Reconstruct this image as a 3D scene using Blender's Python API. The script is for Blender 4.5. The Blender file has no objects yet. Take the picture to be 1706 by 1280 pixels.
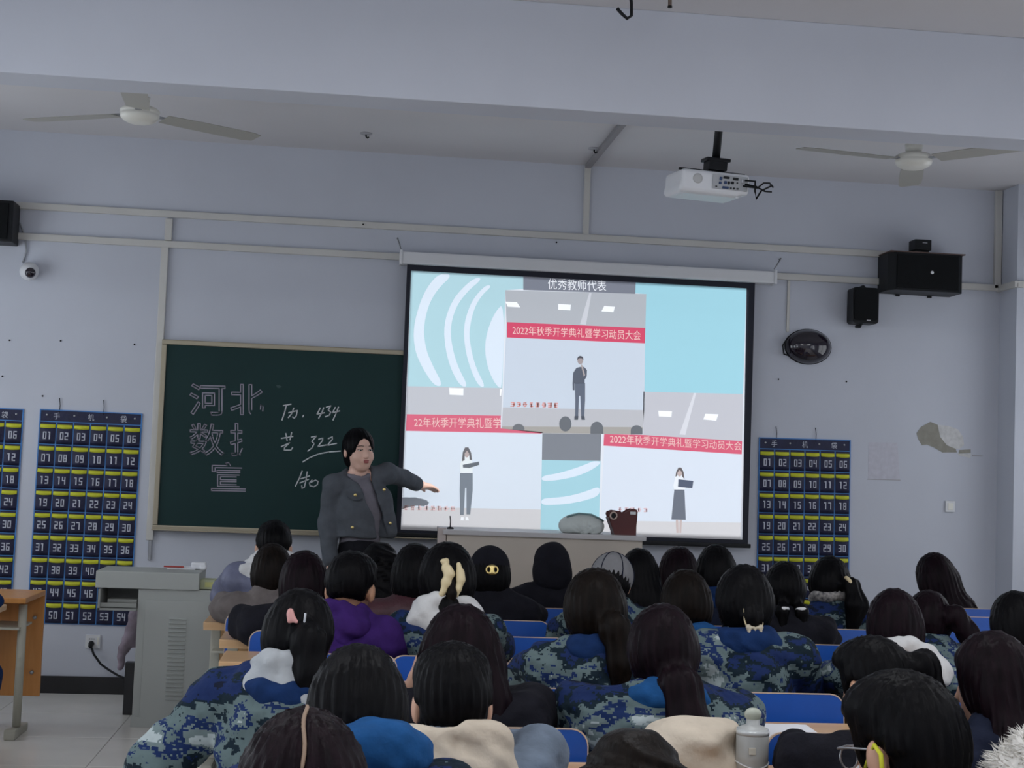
import bpy, bmesh, math, random
import numpy as np
from mathutils import Vector, Matrix, Euler

random.seed(7)
rng = np.random.default_rng(7)
scene = bpy.context.scene
col = scene.collection
R = math.radians

# ------------------------------------------------------------------ camera
FPX = 2450.0
CAM_Z = 1.557
YAW, PITCH, ROLL = R(6.49), R(3.59), R(2.153)
_f = np.array([math.sin(YAW)*math.cos(PITCH), math.cos(YAW)*math.cos(PITCH), math.sin(PITCH)])
_r = np.array([math.cos(YAW), -math.sin(YAW), 0.0])
_u = np.cross(_r, _f)
AXR = math.cos(ROLL)*_r + math.sin(ROLL)*_u
AXU = -math.sin(ROLL)*_r + math.cos(ROLL)*_u
AXF = _f
cam_d = bpy.data.cameras.new('camera')
cam_d.sensor_width = 36.0
cam_d.lens = FPX/1706.0*36.0
cam_d.clip_start = 0.05
cam = bpy.data.objects.new('camera', cam_d)
col.objects.link(cam)
cam.matrix_world = Matrix(((AXR[0], AXU[0], -AXF[0], 0), (AXR[1], AXU[1], -AXF[1], 0), (AXR[2], AXU[2], -AXF[2], CAM_Z), (0, 0, 0, 1)))
scene.camera = cam

def P(px, py, Y):
    """point on the vertical plane y = Y seen at photo pixel (px, py)"""
    v = AXF*FPX + AXR*(px-853.0) + AXU*(640.0-py)
    v = v*(Y/v[1])
    return Vector((v[0], v[1], v[2]+CAM_Z))

# ------------------------------------------------------------------ world, exposure
w = bpy.data.worlds.new('world'); scene.world = w; w.use_nodes = True
w.node_tree.nodes['Background'].inputs[0].default_value = (0.75, 0.82, 1.0, 1)
w.node_tree.nodes['Background'].inputs[1].default_value = 0.3
vs = scene.view_settings
vs.view_transform = 'Standard'; vs.look = 'None'; vs.gamma = 1.0; vs.use_curve_mapping = False
vs.exposure = -0.42

LAMP_POWER = 21.0
PANE_GLOW = 3.2            # glow of the added, unseen window panes
PROJECTOR_POWER = 225.0

# ------------------------------------------------------------------ helpers
def tag(o, label=None, cat=None, group=None, kind=None):
    if label: o['label'] = label
    if cat: o['category'] = cat
    if group: o['group'] = group
    if kind: o['kind'] = kind
    return o

def obj(name, me, mat=None, parent=None, loc=None, rot=None):
    o = bpy.data.objects.new(name, me)
    col.objects.link(o)
    if mat is not None and me is not None and len(me.materials) == 0:
        me.materials.append(mat)
    if parent is not None: o.parent = parent
    if loc is not None: o.location = loc
    if rot is not None: o.rotation_euler = rot
    return o

def empty(name, loc, label, cat, group=None, rot=None):
    o = bpy.data.objects.new(name, None); col.objects.link(o)
    o.empty_display_size = 0.1; o.location = loc
    if rot is not None: o.rotation_euler = rot
    return tag(o, label, cat, group)

def fin(bm, smooth=False, name='m'):
    me = bpy.data.meshes.new(name)
    bmesh.ops.recalc_face_normals(bm, faces=bm.faces)
    if smooth:
        for f in bm.faces: f.smooth = True
    bm.to_mesh(me); bm.free()
    return me

def add_box(bm, c, s, bev=0.0, rot=None, seg=2):
    """box centred at c, full sizes s"""
    m = Matrix.Translation(c)
    if rot is not None: m = m @ (rot.to_4x4() if isinstance(rot, Matrix) else Euler(rot).to_matrix().to_4x4())
    t = bmesh.new()
    bmesh.ops.create_cube(t, size=1.0)
    bmesh.ops.scale(t, vec=s, verts=t.verts)
    if bev > 0:
        bmesh.ops.bevel(t, geom=list(t.edges), offset=bev, segments=seg, affect='EDGES', profile=0.7)
    bmesh.ops.transform(t, matrix=m, verts=t.verts)
    tm = bpy.data.meshes.new('tmp'); t.to_mesh(tm); t.free()
    bm.from_mesh(tm); bpy.data.meshes.remove(tm)
    return bm

def box(c, s, bev=0.0, rot=None, seg=2):
    return fin(add_box(bmesh.new(), c, s, bev, rot, seg))

def boxes(lst):
    bm = bmesh.new()
    for a in lst: add_box(bm, *a)
    return fin(bm)

def add_tube(bm, pts, r, n=8, cap=True):
    pts = [Vector(p) for p in pts]
    rs = r if isinstance(r, (list, tuple)) else [r]*len(pts)
    prev = None; rings = []
    for i, p in enumerate(pts):
        d = (pts[min(i+1, len(pts)-1)] - pts[max(i-1, 0)]).normalized()
        if prev is None:
            a = Vector((0, 0, 1)) if abs(d.z) < .9 else Vector((1, 0, 0))
            u = d.cross(a).normalized()
        else:
            u = (prev - d*prev.dot(d)).normalized()
        prev = u; v = d.cross(u)
        rings.append([bm.verts.new(p + (u*math.cos(2*math.pi*k/n) + v*math.sin(2*math.pi*k/n))*rs[i]) for k in range(n)])
    for a, b in zip(rings[:-1], rings[1:]):
        for k in range(n): bm.faces.new((a[k], a[(k+1) % n], b[(k+1) % n], b[k]))
    if cap:
        bm.faces.new(rings[0]); bm.faces.new(rings[-1])
    return bm

def tube(pts, r, n=8, smooth=True):
    return fin(add_tube(bmesh.new(), pts, r, n), smooth)

def add_lathe(bm, prof, n=24, m=None):
    rings = []
    for (r_, z) in prof:
        rings.append([bm.verts.new((r_*math.cos(2*math.pi*k/n), r_*math.sin(2*math.pi*k/n), z)) for k in range(n)])
    new = [v for rg in rings for v in rg]
    for a, b in zip(rings[:-1], rings[1:]):
        for k in range(n): bm.faces.new((a[k], a[(k+1) % n], b[(k+1) % n], b[k]))
    bm.faces.new(rings[0]); bm.faces.new(rings[-1])
    if m is not None: bmesh.ops.transform(bm, matrix=m, verts=new)
    return bm

def lathe(prof, n=24, m=None, smooth=True):
    return fin(add_lathe(bmesh.new(), prof, n, m), smooth)

def prism(pts, t, axis='Y'):
    """closed outline of 3-D points extruded along +axis by t"""
    bm = bmesh.new()
    d = Vector((0, t, 0)) if axis == 'Y' else (Vector((0, 0, t)) if axis == 'Z' else Vector((t, 0, 0)))
    a = [bm.verts.new(Vector(p)) for p in pts]; b = [bm.verts.new(Vector(p)+d) for p in pts]
    bm.faces.new(a); bm.faces.new(b)
    n = len(a)
    for i in range(n): bm.faces.new((a[i], a[(i+1) % n], b[(i+1) % n], b[i]))
    return fin(bm)

def rrect(w_, h_, r_, n=5):
    out = []
    for cx, cz, a0 in ((w_/2-r_, h_/2-r_, 0), (-w_/2+r_, h_/2-r_, 90), (-w_/2+r_, -h_/2+r_, 180), (w_/2-r_, -h_/2+r_, 270)):
        for k in range(n+1):
            a = R(a0 + 90*k/n); out.append((cx+r_*math.cos(a), cz+r_*math.sin(a)))
    return out

def wall_poly(pix, Y, t=0.0006):
    """outline given in photo pixels laid on the plane y = Y, a thin slab in front of it"""
    return prism([P(x, y, Y) - Vector((0, t, 0)) for x, y in pix], t)

# ------------------------------------------------------------------ materials
MATS = {}
def mat(name, rgb, rough=0.6, metal=0.0, var=0.0, vscale=6.0, bump=0.0, bscale=60.0, spec=0.5, stretch=(1, 1, 1), emit=None, coat=0.0, rgb2=None, sheen=0.0):
    m = bpy.data.materials.new(name); m.use_nodes = True
    nt = m.node_tree; b = nt.nodes['Principled BSDF']
    b.inputs['Base Color'].default_value = (*rgb, 1); b.inputs['Roughness'].default_value = rough
    b.inputs['Metallic'].default_value = metal; b.inputs['Specular IOR Level'].default_value = spec
    b.inputs['Coat Weight'].default_value = coat
    b.inputs['Sheen Weight'].default_value = sheen
    if emit:
        b.inputs['Emission Color'].default_value = (*emit[:3], 1); b.inputs['Emission Strength'].default_value = emit[3]
    if var > 0 or bump > 0 or rgb2:
        tc = nt.nodes.new('ShaderNodeTexCoord'); mp = nt.nodes.new('ShaderNodeMapping')
        mp.inputs['Scale'].default_value = stretch
        nt.links.new(tc.outputs['Object'], mp.inputs[0])
    if var > 0 or rgb2:
        n = nt.nodes.new('ShaderNodeTexNoise'); n.inputs['Scale'].default_value = vscale; n.inputs['Detail'].default_value = 4
        nt.links.new(mp.outputs[0], n.inputs['Vector'])
        cr = nt.nodes.new('ShaderNodeValToRGB')
        c2 = rgb2 if rgb2 else tuple(c*(1+var) for c in rgb)
        c1 = rgb if rgb2 else tuple(c*(1-var) for c in rgb)
        cr.color_ramp.elements[0].color = (*c1, 1); cr.color_ramp.elements[1].color = (*c2, 1)
        cr.color_ramp.elements[0].position = .3; cr.color_ramp.elements[1].position = .7
        nt.links.new(n.outputs['Fac'], cr.inputs[0]); nt.links.new(cr.outputs[0], b.inputs['Base Color'])
    if bump > 0:
        n2 = nt.nodes.new('ShaderNodeTexNoise'); n2.inputs['Scale'].default_value = bscale; n2.inputs['Detail'].default_value = 3
        nt.links.new(mp.outputs[0], n2.inputs['Vector'])
        bp = nt.nodes.new('ShaderNodeBump'); bp.inputs['Strength'].default_value = bump; bp.inputs['Distance'].default_value = 0.01
        nt.links.new(n2.outputs['Fac'], bp.inputs['Height']); nt.links.new(bp.outputs[0], b.inputs['Normal'])
    MATS[name] = m
    return m

def srgb(h):
    h = h.lstrip('#'); v = [int(h[i:i+2], 16)/255 for i in (0, 2, 4)]
    return tuple(c/12.92 if c <= .04045 else ((c+.055)/1.055)**2.4 for c in v)

M_wall = mat('wall_paint', (.56, .585, .655), .85, var=.035, vscale=1.3, bump=.06, bscale=30)
M_ceil = mat('ceiling_paint', (.63, .62, .64), .9, var=.03, vscale=1.1)
M_floor = mat('floor_tile', (.84, .81, .76), .25, var=.05, vscale=3.0)
M_grout = mat('grout', (.36, .35, .33), .8)
M_black = mat('black_plastic', (.008, .009, .011), .45, spec=.25)
M_skirt = mat('black_skirting', (.012, .012, .014), .35, var=.3, vscale=9)
M_trunk = mat('cream_pvc', (.60, .59, .56), .5, var=.04, vscale=3)
M_white = mat('white_plastic', (.72, .73, .75), .4)
M_offw = mat('white_enamel', (.80, .79, .72), .35)
M_blade = mat('fan_blade', (.40, .39, .35), .4)
M_metal = mat('grey_metal', (.35, .36, .38), .4, .8)
M_cab = mat('grey_cabinet_steel', (.42, .44, .42), .45, var=.03, vscale=2)
M_cabin = mat('grey_cabinet_inner', (.30, .31, .29), .6)
M_desk = mat('beech_laminate', (.56, .33, .16), .35, rgb2=(.66, .43, .23), vscale=3.0, stretch=(1, 9, 9))
M_odesk = mat('orange_laminate', (.50, .21, .055), .35, rgb2=(.60, .27, .08), vscale=3.0, stretch=(9, 9, 1))
M_frame = mat('cream_steel', (.46, .45, .38), .45)
M_blue = mat('blue_laminate', (.006, .082, .42), .33, var=.08, vscale=5)
M_edge = mat('ply_edge', (.60, .46, .36), .5)
M_board = mat('chalkboard_green', (.010, .034, .034), .55, rgb2=(.012, .040, .039), vscale=2.2, spec=.2)
M_bframe = mat('aluminium_frame', (.34, .30, .22), .35, .5)
M_chalk = mat('chalk', (.62, .64, .66), .9)
M_chalk2 = mat('chalk_outline', (.36, .33, .40), .9)
M_smudge = mat('chalk_smudge', (.05, .085, .085), .9)
M_skin = mat('skin', (.62, .36, .25), .5, var=.05, vscale=20)
M_skin2 = mat('skin_tan', (.52, .28, .17), .5, var=.05, vscale=20)
def hairmat(name, rgb, rgb2):
    return mat(name, rgb, .42, rgb2=rgb2, vscale=9, stretch=(7, 7, .7), bump=.22, bscale=14, spec=.07)
M_hair = hairmat('hair_black', (.002, .002, .0028), (.0045, .0042, .005))
M_hairm = hairmat('hair_maroon_black', (.0035, .0018, .003), (.011, .005, .008))
M_hairb = hairmat('hair_brown_black', (.004, .003, .0025), (.011, .0075, .006))
def cloth(name, rgb, var=.18, rough=.9, sheen=0.0, **k):
    k.setdefault('spec', .5 if rough < .7 else .15)
    return mat(name, rgb, rough, var=var, vscale=14, bump=.5, bscale=32, sheen=sheen, **k)
M_navy = cloth('navy_fleece', (.008, .028, .10))
M_bluec = cloth('blue_fleece', (.012, .075, .22))
M_blackc = cloth('black_cloth', (.010, .010, .015))
M_dnavy = cloth('dark_navy_cloth', (.012, .016, .034))
M_maroon = cloth('maroon_quilt', (.045, .008, .014), rough=.55)
M_lav = cloth('lavender_puffer', (.13, .14, .22), rough=.5)
M_taupe = cloth('taupe_coat', (.15, .13, .125))
M_purple = cloth('purple_fleece', (.04, .014, .115))
M_whitec = cloth('white_cloth', (.62, .62, .62), var=.06)
M_greyc = cloth('light_grey_hood', (.40, .42, .44), var=.06)
M_cream = cloth('cream_fleece', (.60, .52, .42), var=.1)
M_bgrey = cloth('blue_grey_hoodie', (.16, .20, .26))
M_tgrey = cloth('grey_wool', (.095, .105, .122), var=.12)
M_sweat = cloth('mauve_grey_knit', (.19, .18, .21), var=.08)
M_trous = cloth('dark_trousers', (.012, .012, .016))
M_magenta = cloth('magenta_fleece', (.45, .03, .36))
M_yellow = mat('yellow_elastic', (.62, .62, .03), .7)
M_fur = cloth('white_fur', (.74, .72, .68), var=.05)
M_gold = mat('gold_metal', (.8, .62, .25), .3, .9)
M_clip = mat('cream_acetate', (.72, .60, .36), .35)
M_paper = mat('paper', (.78, .79, .82), .8)
M_red = mat('wine_leather', (.085, .014, .014), .45, var=.1)
M_plaster = mat('bare_plaster', (.30, .29, .25), .95, var=.12, vscale=18, bump=.3, bscale=60)
M_plaster2 = mat('flaked_plaster', (.62, .62, .62), .95, var=.12, vscale=30)
M_grime = mat('grime', (.40, .40, .43), .95)
M_dome = mat('dark_glossy_dome', (.014, .010, .018), .08, coat=.6)
M_lamp = mat('lit_tube', (.9, .9, .9), .5, emit=(.92, .96, 1.0, 6.0))
M_pnavy = cloth('pouch_navy', (.008, .010, .045), var=.25, rough=.6)
M_pblue = mat('pouch_blue_piping', (.06, .22, .55), .6)
M_pyel = mat('pouch_yellow_trim', (.60, .62, .03), .6, var=.1, vscale=20)
M_pnum = mat('pouch_digit', (.58, .60, .68), .7)

def camo_material(name, pal, scale=4.6):
    m = bpy.data.materials.new(name); m.use_nodes = True
    nt = m.node_tree; b = nt.nodes['Principled BSDF']; b.inputs['Roughness'].default_value = .85; b.inputs['Specular IOR Level'].default_value = .2
    N = nt.nodes.new; L = nt.links.new
    tc = N('ShaderNodeTexCoord'); oi = N('ShaderNodeObjectInfo')
    sn = N('ShaderNodeVectorMath'); sn.operation = 'SNAP'; sn.inputs[1].default_value = (.0058, .0058, .0058)
    ad = N('ShaderNodeVectorMath'); ad.operation = 'ADD'
    mu = N('ShaderNodeMath'); mu.operation = 'MULTIPLY'; mu.inputs[1].default_value = 37.0
    L(tc.outputs['Object'], sn.inputs[0]); L(oi.outputs['Random'], mu.inputs[0])
    L(sn.outputs[0], ad.inputs[0]); L(mu.outputs[0], ad.inputs[1])
    mp = N('ShaderNodeMapping'); mp.inputs['Scale'].default_value = (.8, .8, 1.35); L(ad.outputs[0], mp.inputs[0])
    n = N('ShaderNodeTexNoise'); n.inputs['Scale'].default_value = scale; n.inputs['Detail'].default_value = 5; n.inputs['Roughness'].default_value = .62
    L(mp.outputs[0], n.inputs['Vector'])
    cr = N('ShaderNodeValToRGB'); cr.color_ramp.interpolation = 'CONSTANT'
    el = cr.color_ramp.elements
    el[0].position = 0; el[0].color = (*pal[0][1], 1)
    el[1].position = pal[1][0]; el[1].color = (*pal[1][1], 1)
    for p, c in pal[2:]:
        e = el.new(p); e.color = (*c, 1)
    L(n.outputs['Fac'], cr.inputs[0]); L(cr.outputs[0], b.inputs['Base Color'])
    n2 = N('ShaderNodeTexNoise'); n2.inputs['Scale'].default_value = 16; L(tc.outputs['Object'], n2.inputs['Vector'])
    bp = N('ShaderNodeBump'); bp.inputs['Strength'].default_value = .6; bp.inputs['Distance'].default_value = .03
    L(n2.outputs['Fac'], bp.inputs['Height']); L(bp.outputs[0], b.inputs['Normal'])
    return m
M_camo = camo_material('blue_digital_camo', [(0, (.005, .009, .024)), (.38, (.010, .024, .095)), (.46, (.006, .016, .026)), (.505, (.115, .16, .165)), (.565, (.010, .026, .10)), (.60, (.16, .21, .215)), (.635, (.40, .46, .47))])

# ------------------------------------------------------------------ implicit surfaces (surface nets)
class SDF:
    def __init__(s, h=.012): s.h = h; s.items = []; s.disp = None
    def _add(s, fn, lo, hi, k, op): s.items.append((fn, np.array(lo, float), np.array(hi, float), k, op)); return s
    def ell(s, c, r, k=.02, op='u', rot=None):
        c = np.array(c, float); r = np.array(r, float); m = max(r)
        Rm = np.array(rot.transposed() if rot is not None else Matrix.Identity(3))
        def fn(X, Y, Z):
            x, y, z = X-c[0], Y-c[1], Z-c[2]
            if rot is not None:
                x, y, z = (Rm[0][0]*x+Rm[0][1]*y+Rm[0][2]*z, Rm[1][0]*x+Rm[1][1]*y+Rm[1][2]*z, Rm[2][0]*x+Rm[2][1]*y+Rm[2][2]*z)
            k0 = np.sqrt((x/r[0])**2+(y/r[1])**2+(z/r[2])**2)
            k1 = np.sqrt((x/r[0]**2)**2+(y/r[1]**2)**2+(z/r[2]**2)**2)+1e-6
            return k0*(k0-1)/k1
        rr = np.array([m]*3) if rot is not None else r
        return s._add(fn, c-rr, c+rr, k, op)
    def cap(s, a, b, ra, rb=None, k=.02, op='u', sy=1.0, sx=1.0):
        """tapered capsule; sy/sx > 1 flatten it along y / x"""
        a = np.array(a, float); b = np.array(b, float); rb = ra if rb is None else rb
        sc = np.array([sx, sy, 1.0]); a2, b2 = a*sc, b*sc; ba = b2-a2; bb = max(ba@ba, 1e-9); mn = 1/max(sx, sy)
        def fn(X, Y, Z):
            x, y, z = X*sx-a2[0], Y*sy-a2[1], Z-a2[2]
            t = np.clip((x*ba[0]+y*ba[1]+z*ba[2])/bb, 0, 1)
            return (np.sqrt((x-ba[0]*t)**2+(y-ba[1]*t)**2+(z-ba[2]*t)**2)-(ra+(rb-ra)*t))*mn
        m = max(ra, rb)
        return s._add(fn, np.minimum(a, b)-m, np.maximum(a, b)+m, k, op)
    def chain(s, pts, rs, k=.02, **kw):
        for i in range(len(pts)-1): s.cap(pts[i], pts[i+1], rs[i], rs[i+1], k, **kw)
        return s
    def box(s, c, hsz, rnd=.01, k=.01, op='u', rot=None):
        c = np.array(c, float); q = np.array(hsz, float)-rnd
        Rm = np.array(rot.transposed() if rot is not None else Matrix.Identity(3))
        def fn(X, Y, Z):
            x, y, z = X-c[0], Y-c[1], Z-c[2]
            if rot is not None:
                x, y, z = (Rm[0][0]*x+Rm[0][1]*y+Rm[0][2]*z, Rm[1][0]*x+Rm[1][1]*y+Rm[1][2]*z, Rm[2][0]*x+Rm[2][1]*y+Rm[2][2]*z)
            x, y, z = np.abs(x)-q[0], np.abs(y)-q[1], np.abs(z)-q[2]
            o = np.sqrt(np.maximum(x, 0)**2+np.maximum(y, 0)**2+np.maximum(z, 0)**2)
            return o+np.minimum(np.maximum(x, np.maximum(y, z)), 0)-rnd
        m = np.array([np.linalg.norm(hsz)]*3) if rot is not None else np.array(hsz, float)
        return s._add(fn, c-m, c+m, k, op)
    def torus(s, c, R0, r, k=.015, rot=None, sy=1.0, op='u'):
        """ring in the local xy plane, squashed along y by sy"""
        c = np.array(c, float); Rm = np.array(rot.transposed() if rot is not None else Matrix.Identity(3))
        def fn(X, Y, Z):
            x, y, z = X-c[0], Y-c[1], Z-c[2]
            x, y, z = (Rm[0][0]*x+Rm[0][1]*y+Rm[0][2]*z, Rm[1][0]*x+Rm[1][1]*y+Rm[1][2]*z, Rm[2][0]*x+Rm[2][1]*y+Rm[2][2]*z)
            q = np.sqrt(x*x+(y*sy)**2)-R0
            return np.sqrt(q*q+z*z)-r
        m = R0+r
        return s._add(fn, c-m, c+m, k, op)
    def mesh(s, name='sdf'):
        h = s.h
        un = [i for i in s.items if i[4] == 'u']
        lo = np.min([i[1] for i in un], 0)-3*h; hi = np.max([i[2] for i in un], 0)+3*h
        if s.disp: lo -= .02; hi += .02
        n = np.ceil((hi-lo)/h).astype(int)+1
        D = np.full(n, 1.0, np.float32)
        ax = [(lo[i]+h*np.arange(n[i])).astype(np.float32) for i in range(3)]
        for fn, l, u, k, op in s.items:
            pad = 2.5*h+k+(.02 if s.disp else 0)
            a = np.clip(np.floor((l-pad-lo)/h).astype(int), 0, n); b = np.clip(np.ceil((u+pad-lo)/h).astype(int)+1, 0, n)
            if np.any(b-a < 1): continue
            sl = tuple(slice(a[i], b[i]) for i in range(3))
            d = fn(ax[0][sl[0]][:, None, None], ax[1][sl[1]][None, :, None], ax[2][sl[2]][None, None, :])
            A = D[sl]; k = max(k, 1e-4)
            if op == 'u':
                t = np.clip(.5+.5*(A-d)/k, 0, 1); D[sl] = A*(1-t)+d*t-k*t*(1-t)
            else:
                t = np.clip(.5-.5*(A+d)/k, 0, 1); D[sl] = A*(1-t)-d*t+k*t*(1-t)
        if s.disp: D += s.disp(ax[0][:, None, None], ax[1][None, :, None], ax[2][None, None, :]).astype(np.float32)
        D[0] = D[-1] = 1; D[:, 0] = D[:, -1] = 1; D[:, :, 0] = D[:, :, -1] = 1
        return nets(D, lo, h, name)

def nets(D, lo, h, name):
    s = D < 0
    n = D.shape
    cs = [(i, j, k) for i in (0, 1) for j in (0, 1) for k in (0, 1)]
    tot = np.zeros((n[0]-1, n[1]-1, n[2]-1), np.int8)
    for i, j, k in cs: tot += s[i:n[0]-1+i, j:n[1]-1+j, k:n[2]-1+k]
    act = (tot > 0) & (tot < 8)
    ijk = np.argwhere(act); N = len(ijk)
    V = {c: D[ijk[:, 0]+c[0], ijk[:, 1]+c[1], ijk[:, 2]+c[2]] for c in cs}
    pos = np.zeros((N, 3)); cnt = np.zeros(N)
    for c in cs:
        for a in range(3):
            if c[a]: continue
            e = list(c); e[a] = 1; e = tuple(e)
            va, vb = V[c], V[e]; mk = (va < 0) != (vb < 0)
            t = np.where(mk, va/np.where(va == vb, 1, va-vb), 0)
            for ax in range(3): pos[:, ax] += np.where(mk, c[ax]+(t if ax == a else 0), 0)
            cnt += mk
    pos = (pos/cnt[:, None]+ijk)*h+lo
    idx = np.full(act.shape, -1, np.int64); idx[act] = np.arange(N)
    F = []
    for a in range(3):
        b, c = (a+1) % 3, (a+2) % 3
        sl0 = [slice(1, n[q]-1) for q in range(3)]; sl0[a] = slice(0, n[a]-1)
        sl1 = list(sl0); sl1[a] = slice(1, n[a])
        ch = s[tuple(sl0)] != s[tuple(sl1)]
        e = np.argwhere(ch)
        if not len(e): continue
        off = np.array([1, 1, 1]); off[a] = 0
        e = e+off
        flip = s[e[:, 0], e[:, 1], e[:, 2]]
        q = []
        for db, dc in ((1, 1), (0, 1), (0, 0), (1, 0)):
            g = e.copy(); g[:, b] -= db; g[:, c] -= dc
            q.append(idx[g[:, 0], g[:, 1], g[:, 2]])
        q = np.stack(q, 1)
        q[~flip] = q[~flip][:, ::-1]
        F.append(q)
    F = np.concatenate(F)
    F = F[(F >= 0).all(1)]
    me = bpy.data.meshes.new(name)
    me.vertices.add(N); me.vertices.foreach_set('co', pos.astype(np.float32).ravel())
    me.loops.add(F.size); me.loops.foreach_set('vertex_index', F.astype(np.int32).ravel())
    me.polygons.add(len(F)); me.polygons.foreach_set('loop_start', np.arange(0, F.size, 4, dtype=np.int32))
    me.polygons.foreach_set('use_smooth', np.ones(len(F), bool))
    me.update(calc_edges=True); me.validate()
    return me

def wob(amp, f, ph):
    def fn(X, Y, Z):
        return amp*(np.sin(f*X+ph+1.3*np.sin(f*.6*Z))*np.sin(f*.8*Z+2*ph+np.sin(f*.5*Y))+.6*np.sin(f*1.7*Z+f*.9*X+ph)*np.sin(f*1.1*Y+ph))
    return fn

# ------------------------------------------------------------------ lettering
def text_geo(s, outline=False):
    cu = bpy.data.curves.new('txt', 'FONT'); cu.body = s; cu.size = 1.0; cu.resolution_u = 3
    if outline: cu.fill_mode = 'NONE'
    o = bpy.data.objects.new('txt', cu); col.objects.link(o)
    dg = bpy.context.evaluated_depsgraph_get(); dg.update()
    me = bpy.data.meshes.new_from_object(o.evaluated_get(dg))
    vs_ = np.array([v.co[:2] for v in me.vertices]); ed = [tuple(e.vertices) for e in me.edges]; fc = [tuple(p.vertices) for p in me.polygons]
    bpy.data.objects.remove(o); bpy.data.curves.remove(cu); bpy.data.meshes.remove(me)
    if len(vs_) == 0: vs_ = np.zeros((1, 2))
    lo, hi = vs_.min(0), vs_.max(0)
    return (vs_-lo)/np.maximum(hi-lo, 1e-6), ed, fc

def quad_map(uv, q):
    """q: pixel corners bottom-left, bottom-right, top-right, top-left"""
    q = np.array(q, float); u = uv[:, :1]; v = uv[:, 1:]
    return (1-v)*((1-u)*q[0]+u*q[1])+v*((1-u)*q[3]+u*q[2])

def text_on_plane(s, q, Y):
    uv, ed, fc = text_geo(s)
    px = quad_map(uv, q)
    me = bpy.data.meshes.new('lettering')
    me.from_pydata([P(x, y, Y) for x, y in px], [], fc); me.update()
    return me

def ribbons(segs, Y, wpx=2.2, t=0.0015):
    """chalk strokes: list of pixel polylines -> thin raised ribbons on plane Y"""
    bm = bmesh.new()
    for pl in segs:
        for (x0, y0), (x1, y1) in zip(pl[:-1], pl[1:]):
            d = Vector((x1-x0, y1-y0))
            if d.length < 1e-3: continue
            d.normalize(); nn = Vector((-d.y, d.x))*wpx/2; e = d*wpx*.35
            c = [(x0-e.x+nn.x, y0-e.y+nn.y), (x1+e.x+nn.x, y1+e.y+nn.y), (x1+e.x-nn.x, y1+e.y-nn.y), (x0-e.x-nn.x, y0-e.y-nn.y)]
            f = [bm.verts.new(P(x, y, Y)-Vector((0, t, 0))) for x, y in c]
            b = [bm.verts.new(P(x, y, Y)) for x, y in c]
            bm.faces.new(f)
            for i in range(4): bm.faces.new((f[i], f[(i+1) % 4], b[(i+1) % 4], b[i]))
    return fin(bm)
# ================================================================== THE ROOM
WY = 10.2            # front wall
CZ = 3.777           # ceiling
XL, XR, YB = -3.6, 4.72, -2.2
tag(obj('wall_front', box(((XL+XR)/2+.3, WY+.1, CZ/2), (XR-XL+1.2, .2, CZ)), M_wall), kind='structure')
tag(obj('wall_left', box((XL-.1, (WY+YB)/2, CZ/2), (.2, WY-YB, CZ)), M_wall), kind='structure')
tag(obj('wall_right', box((XR+.85, (WY+YB)/2, CZ/2), (.2, WY-YB, CZ)), M_wall), kind='structure')
tag(obj('wall_back', box(((XL+XR)/2+.3, YB-.1, CZ/2), (XR-XL+1.4, .2, CZ)), M_wall), kind='structure')
tag(obj('ceiling', box(((XL+XR)/2+.3, (WY+YB)/2, CZ+.1), (XR-XL+1.4, WY-YB+.4, .2)), M_ceil), kind='structure')
# column standing proud of the front wall at the right
tag(obj('wall_column', box((XR+.375, WY-.135, CZ/2), (.75, .27, CZ)), M_wall), kind='structure')
# deep beam across the room
bm0 = box(((XL+XR)/2+.375, 6.82, (3.275+CZ)/2), (XR-XL+.75, .23, CZ-3.275), .006)
tag(obj('ceiling_beam', bm0, M_wall), kind='structure')

# unseen tall windows added in both side walls; glowing panes brighten the room
M_glow = mat('daylit_pane', (.8, .85, .9), .1, emit=(.86, .93, 1.0, PANE_GLOW))
M_wfr = mat('window_frame_white', (.7, .7, .72), .4)
M_glow_right = mat('daylit_corridor_pane', (.8, .85, .9), .1, emit=(.90, .94, 1.0, PANE_GLOW*.6))  # weaker glow added on the right so that side is not darker
i = 0
for xw, mp_, sg in ((XL, M_glow, 1), (XR+.75, M_glow_right, -1)):
    for y in (8.55, 4.6, 1.0):
        i += 1
        t = tag(obj('window_%d' % i, boxes([((xw+sg*.02, y, 1.0), (.08, 2.1, .06)), ((xw+sg*.02, y, 3.0), (.08, 2.1, .06)), ((xw+sg*.02, y, 2.0), (.07, .05, 2.0)), ((xw+sg*.02, y-1.03, 2.0), (.08, .05, 2.0)), ((xw+sg*.02, y+1.03, 2.0), (.08, .05, 2.0))]), M_wfr), kind='structure')
        for s in (-1, 1): obj('pane', box((xw+sg*.012, y+s*.515, 2.0), (.012, .98, 1.94)), mp_, t)

# tiled floor: a grout bed and every tile in the visible strip as a piece of its own
fl = tag(obj('floor', box(((XL+XR)/2+.375, (WY+YB)/2, -.053), (XR-XL+.75, WY-YB, .1)), M_grout), kind='structure')
T = .8
tile_me = box((0, 0, -.004), (T-.004, T-.004, .008), .0012, seg=1); tile_me.materials.append(M_floor)
ix = 0
for i in range(11):
    for j in range(16):
        x, y = XL+.1+T*(i+.35), WY-T*(j+.5)
        if y < YB: continue
        if x+T/2 > XR+.75: continue
        obj('tile', tile_me, parent=fl, loc=(x, y, 0))
# raised platform below the board
tag(obj('platform', box((1.5, 9.62, .1), (4.1, 1.16, .2), .008), M_cabin), kind='structure')
# skirting
tag(obj('baseboard_front', box((-2.1, WY-.008, .057), (3.0, .016, .115), .003), M_skirt), kind='structure')
tag(obj('baseboard_front_right', box((4.1, WY-.008, .057), (1.1, .016, .115), .003), M_skirt), kind='structure')

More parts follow.
